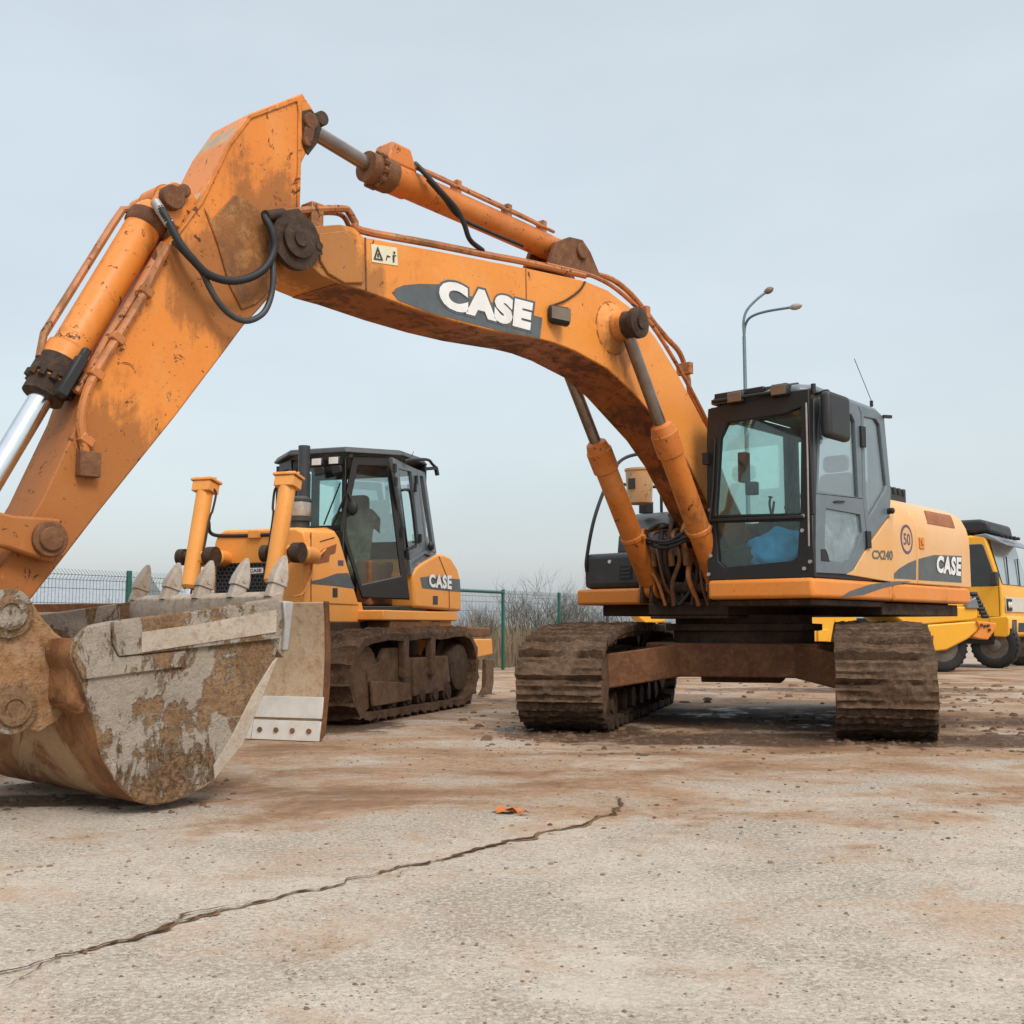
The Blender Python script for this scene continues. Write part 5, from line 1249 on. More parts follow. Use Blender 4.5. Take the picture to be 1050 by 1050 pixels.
for l0, l1, sd_ in ((.83, 1.386, 4.0), (-1.386, -.83, 12.0)):
    tr = track_belt(dloop(), 40, l0, l1, .055, 14, .014, sd_, .06, 9, (.2,), .02).build('crawler_track', M['dozer_track'], doz, angle=45)
    cy = (l0 + l1) / 2; so = 1 if l0 > 0 else -1; edge = l1 if so > 0 else l0
    mb = MB(); mb.side([(1.05, .25), (1.1, .55), (.6, .62), (-1.0, .62), (-1.1, .3)], cy - .2, cy + .2)
    mb.side([(1.0, .16), (1.05, .42), (.15, .36), (.1, .17)], edge - so * .06, edge - so * .02)
    mb.side([(.0, .2), (.0, .62), (-.75, .62), (-.85, .22)], edge - so * .10, edge - so * .05)
    mb.side([(.85, .5), (.65, .74), (.1, .74), (.0, .55), (.1, .45), (.7, .42)], edge - so * .14, edge - so * .08)
    for u in (.28, -.42): mb.box(u - .06, u + .06, edge - .04 * so - .04, edge - .04 * so + .04, .42, .84)
    mb.build('track_frame', M['mud'], tr, .012)
    for i in range(6):
        u = .85 - i * .36; mb = MB(); mb._lathe((u, edge - so * .32, .20), (0, so, 0), [(.12, 0), (.12, .26), (.07, .262), (.07, .28), (.01, .281)], 18); mb.build('roller', M['darkmud'], tr)
    mb = MB(); mb._lathe((1.13, cy - .2, .45), (0, 1, 0), [(.1, 0), (.34, .01), (.36, .06), (.3, .09), (.3, .31), (.36, .34), (.34, .39), (.1, .4)], 28); mb.build('idler_wheel', M['mud'], tr)
    mb = MB(); mb._lathe((-1.36, cy - .22, .475), (0, 1, 0), [(.12, 0), (.27, .02), (.3, .16), (.40, .17), (.40, .27), (.3, .28), (.27, .42), (.12, .44)], 26); mb.build('drive_sprocket', M['darkmud'], tr)
mb = MB(); mb.box(-1.6, 1.15, YC - .68, YC + .55, .55, 1.02); mb.box(-.9, .5, -.85, .85, .45, .7); mb.build('main_frame', M['grime'], doz, .02)
HW = .66; HL = -.43
mb = MB(); mb.side([D.S(*p, HW) for p in [(316, 618), (372, 617.5), (377, 646), (318, 648)]], HL, HW - .01); mb.build('lower_body', M['dozer'], doz, .012)
mb = MB(); mb.front([(.97, 1.03), (.97, 1.145), (-.74, 1.145), (-.74, 1.03)], -2.1, .02); mb.build('platform', M['dozer'], doz, .015)
mb = MB(); mb.front([(.95, .88), (.95, 1.03), (-.7, 1.03), (-.7, .88)], -1.6, -.2); mb.build('platform_support', M['rusty'], doz, .01)
# hood
uh = 1.2
mb = MB(); prof = [(HW, 1.20), (HW, 1.86), (HW - .03, 1.945), (HW - .12, 1.985), (HL + .12, 1.985), (HL + .03, 1.945), (HL, 1.86), (HL, 1.20)]
R = []
for u, dz, dy in ((uh, -.03, .0), (uh - .03, -.005, 0), (.55, .03, 0), (.30, .05, .0)):
    R.append([mb.bm.verts.new((u - (0 if z > 1.3 or u > .5 else -.0), l, z + (dz if z > 1.5 else 0))) for l, z in prof])
lowcut = [D.S(*p, HW) for p in [(345, 543), (368, 616)]]
for k, v in enumerate(R[-1]):
    z = v.co.z; t = max(0, min(1, (z - lowcut[1][1]) / (lowcut[0][1] - lowcut[1][1]))); v.co.x = lowcut[1][0] * (1 - t) + lowcut[0][0] * t
for a, b in zip(R[:-1], R[1:]):
    for k in range(8): mb.bm.faces.new((a[k], a[(k + 1) % 8], b[(k + 1) % 8], b[k]))
mb.bm.faces.new(R[0]); mb.bm.faces.new(R[-1][::-1])
hood = mb.build('engine_hood', M['dozer'], doz, .02)
mb = MB(); mb.box(uh, uh + .012, HL + .03, HW - .26, 1.02, 1.625); gr = mb.build('grille', M['frame'], doz, .006)
mb = MB(); mb.box(uh - .05, uh - .002, HL, HW, .95, 1.22); mb.build('grille_surround', M['dozer'], doz, .01)
mb = MB(); nr = 15
for i in range(nr + 1):
    z = 1.03 + .585 * i / nr; mb.box(uh + .012, uh + .026, HL + .035, HW - .265, z - .006, z + .006)
for i in range(nr):
    z = 1.03 + .585 * (i + .5) / nr
    for j in range(16):
        l = HL + .05 + (j + (.5 if i % 2 else 0)) * .05
        if l < HW - .27: mb.box(uh + .012, uh + .0255, l - .006, l + .006, z - .019, z + .019)
mb.build('grille_mesh', M['dark'], gr, smooth=False)
q = [D.Q(*p, uh + .029) for p in [(254.5, 588.5), (270, 587.5), (254.5, 582.5), (270, 582)]]
mb = MB(); mb.face([q[0], q[1], q[3], q[2]]); mb.build('maker_plate', M['white'], gr, smooth=False)
f_ = bil(*q, Vector((.002, 0, 0))); mb = MB(); letters(mb, 'CASE', lambda x, y: f_(.12 + .76 * x, .2 + .6 * y), .03); mb.build('maker_lettering', M['outline'], gr, smooth=False)
def dside(pts, l, t, name, mat, bev=0, par=None): mb = MB(); mb.side([D.S(*p, HW) for p in pts], l, l + t); return mb.build(name, M[mat], par or hood, bev, smooth=bev > 0)
dside([(318.4, 546), (319.2, 546), (319.2, 617), (318.4, 617)], HW - .001, .003, 'panel_seam', 'grime')
dside([(325, 569), (331, 563), (345, 557.5), (343.5, 567), (338, 569), (337, 576), (324, 578.5)], HW, .004, 'side_vent', 'vent')
dside([(328, 555), (343, 550.5), (343, 551.5), (328, 556)], HW, .003, 'panel_slot', 'grime')
dside([(318.5, 596), (330, 593.5), (345, 588), (357, 587.5), (363.5, 603.5), (340, 600.5), (318.5, 598.5)], HW, .003, 'grey_stripe', 'decal')
dside([(341, 603), (346, 603), (346, 612.5), (341, 612.5)], HW, .003, 'small_sticker', 'outline')
dside([(346.5, 574.5), (352, 574.5), (352, 580), (346.5, 580)], HW, .003, 'round_sticker', 'purple')
mb = MB(); mb.tube(spline([D.P(*p, HW + .03) for p in [(334, 563), (328, 569), (321, 575), (319, 588), (315, 600), (310, 609), (300, 612)]]), .012, 6); mb.tube([D.P(318, 572, HW - .01), D.P(321, 575, HW + .03)], .012, 6); mb.build('grab_rail', M['dozer'], hood)
mb = MB(); mb.cyl((.40, .155, 1.98), (.40, .155, 2.97), .066, seg=20); mb.cyl((.40, .155, 1.98), (.40, .155, 2.06), .085, seg=20); mb.build('exhaust_stack', M['dark'], doz)
pc_ = D.N(307, 528, .55)
mb = MB(); mb._lathe((.55, pc_[0], 2.0), (0, 0, 1), [(.10, 0), (.10, .10), (.13, .11), (.13, .155), (.05, .156), (.05, .32), (.13, .321), (.13, .35), (.10, .38), (.02, .39)], 24); pre = mb.build('air_cleaner', M['dark'], doz)
mb = MB(); mb._lathe((.55, pc_[0], 2.16), (0, 0, 1), [(.12, 0), (.125, .01), (.125, .15), (.12, .16)], 24); mb.build('clear_bowl', plain('cloudy_clear_bowl', (.42, .38, .33), .25, 0, .5, .4), pre)
hp = [D.Q(*p, 1.2) for p in [(215, 545), (222, 549), (240, 549.5), (258, 549)]]
mb = MB(); mb.tube(spline([D.Q(214, 536, 1.45), *hp, D.Q(285, 548, 1.2)]), .020, 8); mb.build('hydraulic_hose', M['black'], doz)
mb = MB(); a = D.Q(256, 548, 1.2); b = D.Q(268, 548, 1.2); mb.bar(a, b, .08, .09); mb.build('hose_clamp', M['dozer'], doz, .01)
# lift cylinders
for l, top, bot, trn, rod in ((.68, (296, 491), (279, 598), (289, 567), (270, 640)), (-.36, (211.5, 496), (194, 603), (202, 571), (186, 650))):
    A, B, C_ = D.P(*top, l), D.P(*bot, l), D.P(*trn, l); d = (B - A).normalized(); Rr = B + d * .5
    mb = MB(); mb.lathe(A - d * .02, d, [(.06, 0), (.085, .01), (.085, (B - A).length), (.06, (B - A).length + .03)], 24)
    mb.lathe(C_ - d * .05, d, [(.098, 0), (.105, .01), (.105, .12), (.098, .13)], 24)
    lc = mb.build('lift_cylinder', M['cylinder'] if False else M['dozer'], doz)
    mb = MB(); e1 = Vector((0, 1, 0)); mb.bar(A - d * .05, A + d * .10, .22, .17); mb.bar(A - d * .04, A - d * .01, .26, .2)
    for i in range(6): mb.cyl(A + Vector((0, -.10 + .04 * i, 0)) - d * .07, A + Vector((0, -.10 + .04 * i, 0)) - d * .03, .016, seg=6)
    mb.build('cylinder_head', M['dozer'], lc, .015)
    mb = MB(); mb.lathe(C_ - Vector((0, .22, 0)), (0, 1, 0), [(.05, 0), (.085, .005), (.085, .08), (.06, .085), (.06, .35), (.10, .355), (.10, .45)], 20); mb.build('trunnion', M['grime'], lc)
    mb = MB(); s_ = 1 if l < 0 else -1
    mb.tube(spline([A + d * .06 + Vector((0, s_ * .10, 0)), A + d * .12 + Vector((0, s_ * .14, 0)), A + d * .3 + Vector((0, s_ * .13, 0)), A + d * .38 + Vector((0, s_ * .11, 0)), A + d * .75 + Vector((0, s_ * .10, 0))]), .013, 6); mb.build('feed_pipe', M['grime'], lc)
    mb = MB(); mb.cyl(B - d * .1, Rr, .036); mb.build('rod', M['chrome'], lc)
    mb = MB(); mb.bar((C_.x, C_.y, C_.z), (1.1, C_.y + (.0 if l > 0 else .06), C_.z - .0), .12, .16); mb.cyl((C_.x - .12, l + (.16 if l > 0 else .14), C_.z), (1.15, l + (.05 if l > 0 else .05), C_.z), .085, seg=16); mb.build('cylinder_yoke', M['dozer'], doz, .02)
# blade
ub = 2.72
mb = MB(); prof = [(ub + .07, .02), (ub + .02, .25), (ub - .01, .5), (ub - .02, .75), (ub, 1.0), (ub + .03, 1.17), (ub - .03, 1.175), (ub - .05, 1.0), (ub - .07, .75), (ub - .06, .45), (ub - .03, .2), (ub, .04)]
mb.side(prof, -1.60, 1.765); blade = mb.build('dozer_blade', M['blade'], doz, .008)
mb = MB(); mb.side([(ub + .02, 1.10), (ub + .045, 1.175), (ub - .035, 1.18), (ub - .035, 1.10)], -1.60, 1.10); mb.build('top_rim', M['rusty'], blade, .006)
mb = MB(); mb.side([(ub + .08, .0), (ub - .01, .05), (ub - .075, .45), (ub - .075, .75), (ub - .055, 1.0), (ub - .035, 1.18), (ub + .035, 1.18), (ub + .005, 1.0), (ub - .01, .75), (ub, .5), (ub + .03, .25)], 1.766, 1.785); mb.build('end_plate', M['rusty'], blade, .003)
mb = MB(); mb.side([(ub + .10, .005), (ub + .065, .17), (ub + .045, .165), (ub + .08, .005)], 1.12, 1.78); mb.side([(ub + .10, .005), (ub + .065, .17), (ub + .045, .165), (ub + .08, .005)], -1.58, 1.115); ce = mb.build('cutting_edge', M['edge'], blade, .004)
mb = MB(); mb.side([(ub + .055, .19), (ub + .025, .37), (ub + .005, .365), (ub + .03, .185)], -1.58, 1.778); mb.build('wear_plate', M['edge'], blade, .004)
mb = MB()
for i in range(14):
    l = 1.68 - i * .16; mb.cyl((ub + .075, l, .085), (ub + .096, l, .09), .022, seg=8)
mb.build('edge_bolt', M['rusty'], ce)
mb = MB()
for l in (-.75, .85): mb.bar((ub - .1, l, .42), (.3, l, .5), .16, .2)
mb.box(ub - .32, ub - .14, -1.0, 1.1, .35, .65); mb.build('push_arm', M['grime'], doz, .015)
# cab
c0, c1, c2 = (0.0, .46), (-.45, .97), (-1.22, .97); f0 = (0.0, -.23); g1 = (-.45, -.74); g2 = (-1.22, -.74)
zt_ = 2.93; cbz = 1.145
def door(p, off=0.0): return vplane(*p, c0, c1, off)
def sidew(p, off=0.0): return vplane(*p, c1, c2, off)
def vring(mb, outer, inner, fn, t0, t1):
    n_ = len(outer); Rr = [[mb.bm.verts.new(fn(p, t)) for p in pl_] for pl_, t in ((outer, t0), (inner, t0), (inner, t1), (outer, t1))]
    for i in range(n_):
        j = (i + 1) % n_
        for k in range(4): mb.bm.faces.new((Rr[k][i], Rr[k][j], Rr[(k + 1) % 4][j], Rr[(k + 1) % 4][i]))
mb = MB()
vring(mb, [(362, 467.5), (402, 469), (420.5, 615), (372, 613), (348.5, 541)], [(367, 477), (397, 478), (411.5, 590), (371, 599), (354, 543)], door, -.05, 0)
# far side and rear frame, mirrored in plan
def mir(p): return Vector((p.x, 2 * YC - p.y, p.z))
vring(mb, [(362, 467.5), (402, 469), (420.5, 615), (372, 613), (348.5, 541)], [(367, 477), (397, 478), (411.5, 590), (371, 599), (354, 543)], lambda p, t: mir(door(p, t)), -.05, 0)
mb.frame([(f0[1], 2.05), (c0[1], 2.05), (c0[1], zt_ - .06), (f0[1], zt_ - .06)], [(f0[1] + .05, 2.11), (c0[1] - .05, 2.11), (c0[1] - .05, zt_ - .14), (f0[1] + .05, zt_ - .14)], fx, -.05, -.003)
mb.frame([(g2[1] + .06, 1.3), (c2[1] - .06, 1.3), (c2[1] - .06, zt_), (g2[1] + .06, zt_)], [(g2[1] + .16, 2.0), (c2[1] - .16, 2.0), (c2[1] - .16, zt_ - .12), (g2[1] + .16, zt_ - .12)], fx, c2[0] - .02, c2[0] + .03)
mb.plan([(-.02, -.2), (-.02, .43), (-.45, .94), (-1.2, .94), (-1.2, -.7), (-.45, -.7)], cbz, cbz + .05)
mb.box(-.06, .02, f0[1], c0[1], 1.2, 2.045)
dcab = mb.build('cab', M['frame'], doz, .01)
mb = MB()
sout, sin1 = [(402.5, 468.5), (425, 478), (430, 483), (447.5, 568), (437, 574), (420.5, 586), (411, 540)], None
vring(mb, [(402.7, 469), (427.5, 481), (437, 563), (420.3, 574)], [(409, 480.5), (422, 483.5), (430.5, 557), (417.5, 565)], sidew, -.05, -.002)
vring(mb, [(427.8, 481), (436, 484), (448, 567.5), (437.3, 563)], [(430.5, 488), (434, 488.5), (445, 564), (439, 560)], sidew, -.05, -.002)
vring(mb, [(420.2, 574.3), (437.2, 563.4), (448, 568), (421.5, 590)], [(422.5, 577.5), (436, 568), (441, 570), (423, 584)], sidew, -.05, -.002)
mb.build('side_frame', M['grey'], dcab, .006)
mb = MB(); mb.face([sidew(p, -.03) for p in [(407, 478), (424, 482), (432, 560), (416, 568)]]); mb.build('side_window', M['side_glass'], dcab, smooth=False)
mb = MB(); mb.face([sidew(p, -.03) for p in [(429.5, 486), (435, 487), (446, 566), (438, 562)]]); mb.build('side_window', M['side_glass'], dcab, smooth=False)
mb = MB(); mb.face([sidew(p, -.03) for p in [(421.5, 576), (437, 566), (443, 569), (422, 586)]]); mb.build('side_panel', M['grey'], dcab, smooth=False)
mb = MB(); mb.face([door(p, -.03) for p in [(365, 474), (399, 475), (414, 594), (370, 602), (351, 543)]]); mb.build('door_window', M['dark_glass'], dcab, smooth=False)
mb = MB(); mb.face([mir(door(p, -.03)) for p in [(365, 474), (399, 475), (414, 594), (370, 602), (351, 543)]]); mb.build('door_window', M['dark_glass'], dcab, smooth=False)
mb = MB(); mb.face([door(p, -.02) for p in [(369.5, 600), (412, 590.5), (420, 614), (373, 612.5)]]); mb.build('door_sill', M['dark'], dcab, smooth=False)
mb = MB(); mb.box(-.03, -.025, f0[1] + .03, c0[1] - .03, 2.09, zt_ - .1); mb.build('windscreen', M['teal'], dcab, smooth=False)
mb = MB(); mb.box(c2[0], c2[0] + .005, g2[1] + .14, c2[1] - .14, 1.98, zt_ - .1); mb.build('rear_window', M['side_glass'], dcab, smooth=False)
mb = MB(); mb.frame([(-.46, 1.3), (-1.2, 1.3), (-1.2, zt_ - .03), (-.46, zt_ - .03)], [(-.55, 1.85), (-1.1, 1.85), (-1.1, zt_ - .12), (-.55, zt_ - .12)], sy, g1[1], g1[1] + .05); mb.build('side_frame', M['frame'], dcab, .006)
mb = MB(); A = [(.06, f0[1] - .05), (.06, c0[1] + .03), (-.43, c1[1] + .03), (-1.1, c1[1] + .02), (-1.28, c1[1] - .15), (-1.28, g1[1] + .1), (-.43, g1[1] - .03)]
lo = [mb.bm.verts.new((u, l, zt_ - (.0 if u > -.5 else .02))) for u, l in A]; hi = [mb.bm.verts.new((u * .93 - .03, YC + (l - YC) * .93, zt_ + .075)) for u, l in A]
mb.bm.faces.new(lo[::-1]); mb.bm.faces.new(hi)
for i in range(7): mb.bm.faces.new((lo[i], lo[(i + 1) % 7], hi[(i + 1) % 7], hi[i]))
mb.build('roof', M['dark'], dcab, .02)
mb = MB(); a = door((361, 466)); mb.cyl(a + Vector((0, -.02, -.03)), a + Vector((0, .0, .06)), .04, seg=12); mb.build('roof_lug', M['dark'], dcab)
for px, l_ in ((325.5, 474), (343, 472.5)):
    c = D.Q(px, l_, .09); mb = MB(); mb.box(c.x - .08, c.x + .02, c.y - .075, c.y + .075, c.z - .05, c.z + .05); wl = mb.build('work_light', M['black'], dcab, .015)
    mb = MB(); mb.box(c.x + .02, c.x + .028, c.y - .06, c.y + .06, c.z - .038, c.z + .038); mb.build('light_lens', M['lightlens'], dcab, .004)
    mb = MB(); mb.hexa([c + Vector(v) for v in ((-.02, -.02, -.16), (.02, -.02, -.16), (.02, .10, -.14), (-.02, .10, -.14), (-.02, -.04, -.055), (.02, -.04, -.055), (.02, .09, -.055), (-.02, .09, -.055))]); mb.build('light_bracket', M['black'], dcab, .01)
mb = MB(); c = door((360.5, 521), .06); mb.blob(c, .07, .05, 2, (.6, .9, 1.35)); mb.tube([door((357, 505), .02), c + Vector((0, 0, .06))], .012, 6); mb.build('mirror', M['black'], dcab)
mb = MB(); mb.tube(spline([sidew(p, .06) for p in [(407, 503), (412, 502.5), (416, 508), (421.5, 555), (419, 561), (412, 563.5)]]), .016, 8); mb.build('grab_handle', M['frame'], dcab)
mb = MB(); mb.tube([D.Q(349, 495, .02), D.Q(332, 538, .02)], .009, 6); mb.tube([D.Q(354, 508, .02), D.Q(341, 539, .025)], .014, 6); mb.build('wiper', M['frame'], dcab)
mb = MB(); mb.tube(spline([sidew(p, .03) for p in [(412, 473), (420, 471.5), (436, 471.5), (441, 476), (445, 480)]]), .018, 8); a = sidew((434, 481), .0); b = sidew((445.5, 480), .02); mb.bar(a, b, .05, .04); mb.bar(b, b + Vector((0, .02, -.09)), .05, .04); mb.tube([sidew((421, 471), 0), sidew((424, 463), 0)], .004, 5); mb.build('roof_bracket', M['frame'], dcab)
mb = MB(); c = sidew((439, 560), .04); mb.blob(c, .06, .05, 2, (1, .6, 1)); a, b = sidew((405.3, 498), .0), sidew((405, 478), .0)
for p in ((426, 492), (425, 500), (430, 552), (405, 494), (404, 480), (412, 545)): c = sidew(p, .012); mb.box(c.x - .02, c.x + .02, c.y - .02, c.y + .015, c.z - .05, c.z + .05)
mb.build('door_hinge', M['frame'], dcab)
mb = MB(); mb.box(-.78, -.35, YC - .22, YC + .25, 1.35, 1.62); mb.hexa([(-.88, YC - .22, 1.6), (-.74, YC - .22, 1.6), (-.74, YC + .25, 1.6), (-.88, YC + .25, 1.6), (-.98, YC - .19, 2.28), (-.87, YC - .19, 2.28), (-.87, YC + .22, 2.28), (-.98, YC + .22, 2.28)]); mb.box(-1.0, -.86, YC - .13, YC + .16, 2.30, 2.56); mb.box(-.8, -.4, YC - .15, YC + .2, 1.15, 1.38); mb.build('seat', M['seat'], dcab, .06, seg=3)
mb = MB(); mb.box(-.8, -.2, YC + .38, YC + .58, 1.2, 1.72); mb.box(-.8, -.2, YC - .55, YC - .35, 1.2, 1.72); mb.box(-.14, -.06, f0[1] + .02, c0[1] - .02, 1.2, 2.05); mb.build('console', M['rusty'], dcab, .03)
# rear tank
tp = [(424, 588), (427, 582), (433, 577), (447.5, 568.5), (455, 568), (463, 572), (469.5, 583), (472, 593), (473, 604), (473, 627), (425.5, 623)]
mb = MB(); mb.side([D.S(*p, .985) for p in tp], -.75, .985); rt = mb.build('rear_tank', M['dozer'], doz, .035, seg=3)
def ds(pts, t, name, mat): mb = MB(); mb.face([D.P(*p, .988 + t) for p in pts]); mb.build(name, M[mat], rt, smooth=False)
ds([(431, 592), (440, 591), (471.5, 594), (472.5, 607), (450, 605), (433, 603)], 0, 'grey_band', 'decal')
q = [D.P(*p, .993) for p in [(440, 602), (463, 604.5), (439.5, 588.5), (463, 590)]]
mb = MB(); letters(mb, 'CASE', bil(*q), .10, 1.08); mb.build('maker_lettering', M['outline'], rt, smooth=False)
mb = MB(); letters(mb, 'CASE', bil(*q, Vector((0, .003, 0))), .05, 1.12); mb.build('maker_lettering', M['white'], rt, smooth=False)
ds([(444, 611), (449, 611), (449, 620), (444, 620)], 0, 'small_sticker', 'outline')
mb = MB(); mb.tube([D.P(450, 570, .99), D.P(458, 590, .99), D.P(460.5, 605, .99), D.P(461, 624, .99)], .004, 4); mb.build('panel_seam', M['grime'], rt)
mb = MB(); mb.box(-2.05, -1.0, .5, .9, .95, 1.04); mb.side([D.S(*p, .95) for p in [(430, 637), (437, 630), (446, 629), (446, 636), (435, 641)]], .85, .95); mb.build('rear_bracket', M['dozer'], doz, .01)
# ripper
mb = MB(); rz = [D.S(*p, .95) for p in [(470, 643), (503, 644), (503, 652), (470, 655)]]
mb.side(rz, -.7, .95); u_end = rz[1][0]; mb.build('ripper_beam', M['rusty'], doz, .015)
mb = MB(); mb.side([D.S(*p, .95) for p in [(487, 655), (504, 655), (505, 671), (488, 675)]], -.6, .96); mb.side([D.S(*p, .95) for p in [(470, 652), (488, 660), (488, 670), (470, 668)]], .7, .8); mb.build('ripper_bracket', M['dozer'], doz, .02)
for l in (.92, .15, -.6):
    sh = [D.S(*p, .92) for p in [(497, 676), (504, 676), (504, 700), (502, 712), (496, 722), (492, 721), (496, 705)]]
    mb = MB(); mb.side([(u, max(.03, z)) for u, z in sh], l - .035, l + .035); mb.build('ripper_shank', M['mud'], doz, .01)
# cloth over the seat
mb = MB(); N_ = 22
sp_ = [(-.28, 1.55), (-.36, 1.68), (-.55, 1.70), (-.72, 1.75), (-.74, 1.95), (-.83, 2.25), (-.90, 2.33), (-.97, 2.31), (-1.0, 2.1)]
sp_ = [(p.x, p.z) for p in spline([Vector((a, 0, b)) for a, b in sp_], 4)]
g = []
for i, (u, z) in enumerate(sp_):
    row = []
    for j in range(N_ + 1):
        l = YC + .02 + (j / N_ - .5) * .58; e_ = abs(j / N_ - .5) * 2
        nz = noise.noise(Vector((u * 5, l * 7, z * 5))) * .045
        row.append(mb.bm.verts.new((u + .03 + nz, l, z + .035 + nz * .8 - .14 * max(0, e_ - .75) * 4 * .5)))
    g.append(row)
for i in range(len(g) - 1):
    for j in range(N_): mb.bm.faces.new((g[i][j], g[i][j + 1], g[i + 1][j + 1], g[i + 1][j]))
o = mb.build('jacket', M['camo'], angle=180); m_ = o.modifiers.new('thickness', 'SOLIDIFY'); m_.thickness = .02
o.location = (D.o[0], D.o[1], 0); o.rotation_euler = (0, 0, D.rot)
tag(o, 'crumpled camouflage jacket draped over the seat in the bulldozer cab', 'jacket')
# ------------------------------------------------------------------ yellow trailer behind the excavator
YT = 23.3
tc_ = wpt(850, 688, YT)
trl = thing('dump_trailer', (tc_.x, YT, 0), 0, 'long yellow steel trailer with a sloping tail, standing behind the excavator tracks', 'trailer')
def tz(px, py, dy=0.0): p = wpt(px, py, YT + dy); return (p.x - tc_.x, p.z)
ty = lambda a, b, t: (a, t, b)
mb = MB(); mb.prism([tz(*p) for p in [(700, 640), (900, 640), (900, 651), (700, 651)]], ty, .25, 1.7); mb.build('chassis_beam', M['grime'], trl, .02)
mb = MB(); lowp = [tz(*p) for p in [(905, 622), (1003, 622), (1003, 634), (998, 636), (946, 640.5), (930, 641)]]; mb.prism(lowp, ty, .02, 2.2); body = mb.build('trailer_body', M['yellow'], trl, .03)
mb = MB(); mb.prism([tz(*p) for p in [(925, 641), (946, 641), (999, 637), (1003, 637.5), (1008, 642), (993, 655), (971, 666.5), (955, 668.5)]], ty, .0, 2.2); mb.build('lower_skirt', M['yellow'], trl, .03)
mb = MB(); mb.prism([tz(*p) for p in [(880, 610), (935, 612), (990, 613), (1002, 622), (900, 622)]], ty, .10, 2.1); mb.build('body_top', M['yellow'], trl, .03)
mb = MB(); mb.prism([tz(*p) for p in [(1000.5, 636.5), (1021, 639), (1018, 648), (1012, 656), (1003, 655), (997, 653), (1004, 645)]], ty, -.06, .35); br = mb.build('tail_bracket', M['skirt'], trl, .02)
mb = MB()
for p in ((1005, 641), (1012, 641.5), (1008.5, 642), (1013, 646)): a, b = tz(*p); mb.cyl((a, -.06, b), (a, -.09, b), .03, seg=8)
mb.build('bracket_bolt', M['grime'], br)
mb = MB()
for i in range(7):
    a = tz(1000.5 + i * 1.9, 609 + i * 3.8); mb.lathe((a[0] - .07, .1, a[1]), (1, 0, 0), [(.05, 0), (.05, .14)], 10)
mb.build('louvre', M['black'], trl, .01)
mb = MB(); mb.prism([tz(*p) for p in [(990, 624), (991, 618), (1000, 612), (1004, 624)]], ty, -.03, .3); mb.build('grey_box', M['silver'], trl, .02)
mb = MB(); mb.prism([tz(*p) for p in [(827, 629), (856, 629), (856, 635), (852, 659), (827, 658)]], ty, .0, 1.2); mb.prism([tz(*p) for p in [(838, 645), (849, 645), (849, 658), (838, 658)]], ty, -.05, .0); mb.prism([tz(*p) for p in [(856, 632), (876, 629), (880, 636), (856, 640)]], ty, .05, .8); mb.build('tool_box', M['yellow'], trl, .02)
mb = MB(); mb.prism([tz(*p) for p in [(818, 641), (825.5, 640.5), (825.5, 657), (818, 657)]], ty, .05, .5); mb.build('rear_lamp_box', M['rusty'], trl, .02)
mb = MB(); mb.prism([tz(*p) for p in [(653, 628), (682, 626.5), (682, 638), (662, 640), (655, 634)]], ty, .0, 1.4); mb.build('front_wedge', M['yellow'], trl, .03)
mb = MB(); mb.prism([tz(*p) for p in [(688, 642), (697, 641.5), (697, 659), (690, 657)]], ty, .1, .5); mb.build('drawbar_bracket', M['yellow'], trl, .02)
mb = MB(); mb.prism([tz(*p) for p in [(678, 638), (690, 638), (690, 645), (678, 645)]], ty, .2, .6); mb.prism([tz(*p) for p in [(680, 645), (683, 645), (690, 660), (687, 660)]], ty, .3, .36); mb.build('drawbar', M['grime'], trl, .01)
def wheel(parent, c, r, w, axis):
    ax = Vector(axis).normalized(); c = Vector(c)
    mb = MB(); mb._lathe(c - ax * w / 2, ax, [(r * .58, w * .3), (r * .60, .01), (r * .66, 0), (r * .86, .0), (r * .96, .03), (r, .07), (r, w - .07), (r * .96, w - .03), (r * .86, w), (r * .66, w), (r * .60, w - .01), (r * .58, w * .7)], 40)
    e1 = ax.orthogonal().normalized(); e2 = ax.cross(e1)
    for i in range(26):
        a_ = 2 * pi * i / 26; d = e1 * cos(a_) + e2 * sin(a_); t = ax.cross(d)
        mb.hexa([c + d * r * q + ax * s_ + t * tt for q, s_, tt in ((.97, -w * .46, -.02), (.98, w * .46, -.02), (.98, w * .46, .03), (.98, -w * .46, .03), (1.004, -w * .44, -.02), (1.01, w * .44, -.02), (1.01, w * .44, .03), (1.01, -w * .44, .03))])
    tyre = mb.build('wheel', M['tyre'], parent)
    mb = MB()
    for s_ in (1, -1):
        mb._lathe(c + ax * s_ * w * .28, ax * s_, [(r * .60, w * .18), (r * .57, w * .19), (r * .54, .03), (r * .32, .02), (r * .27, .07), (r * .13, .10), (r * .01, .102)], 28)
        for i in range(8):
            a_ = 2 * pi * i / 8; d = e1 * cos(a_) + e2 * sin(a_); p = c + d * r * .4 + ax * s_ * w * .28; mb.cyl(p, p + ax * s_ * .05, .025, seg=6)
    mb.build('rim', M['rim'], tyre)
for px in (971, 906):
    a = tz(px, 688); wheel(trl, (a[0], .32, .52), .52, .36, (0, 1, 0)); wheel(trl, (a[0], 1.85, .52), .52, .36, (0, 1, 0))

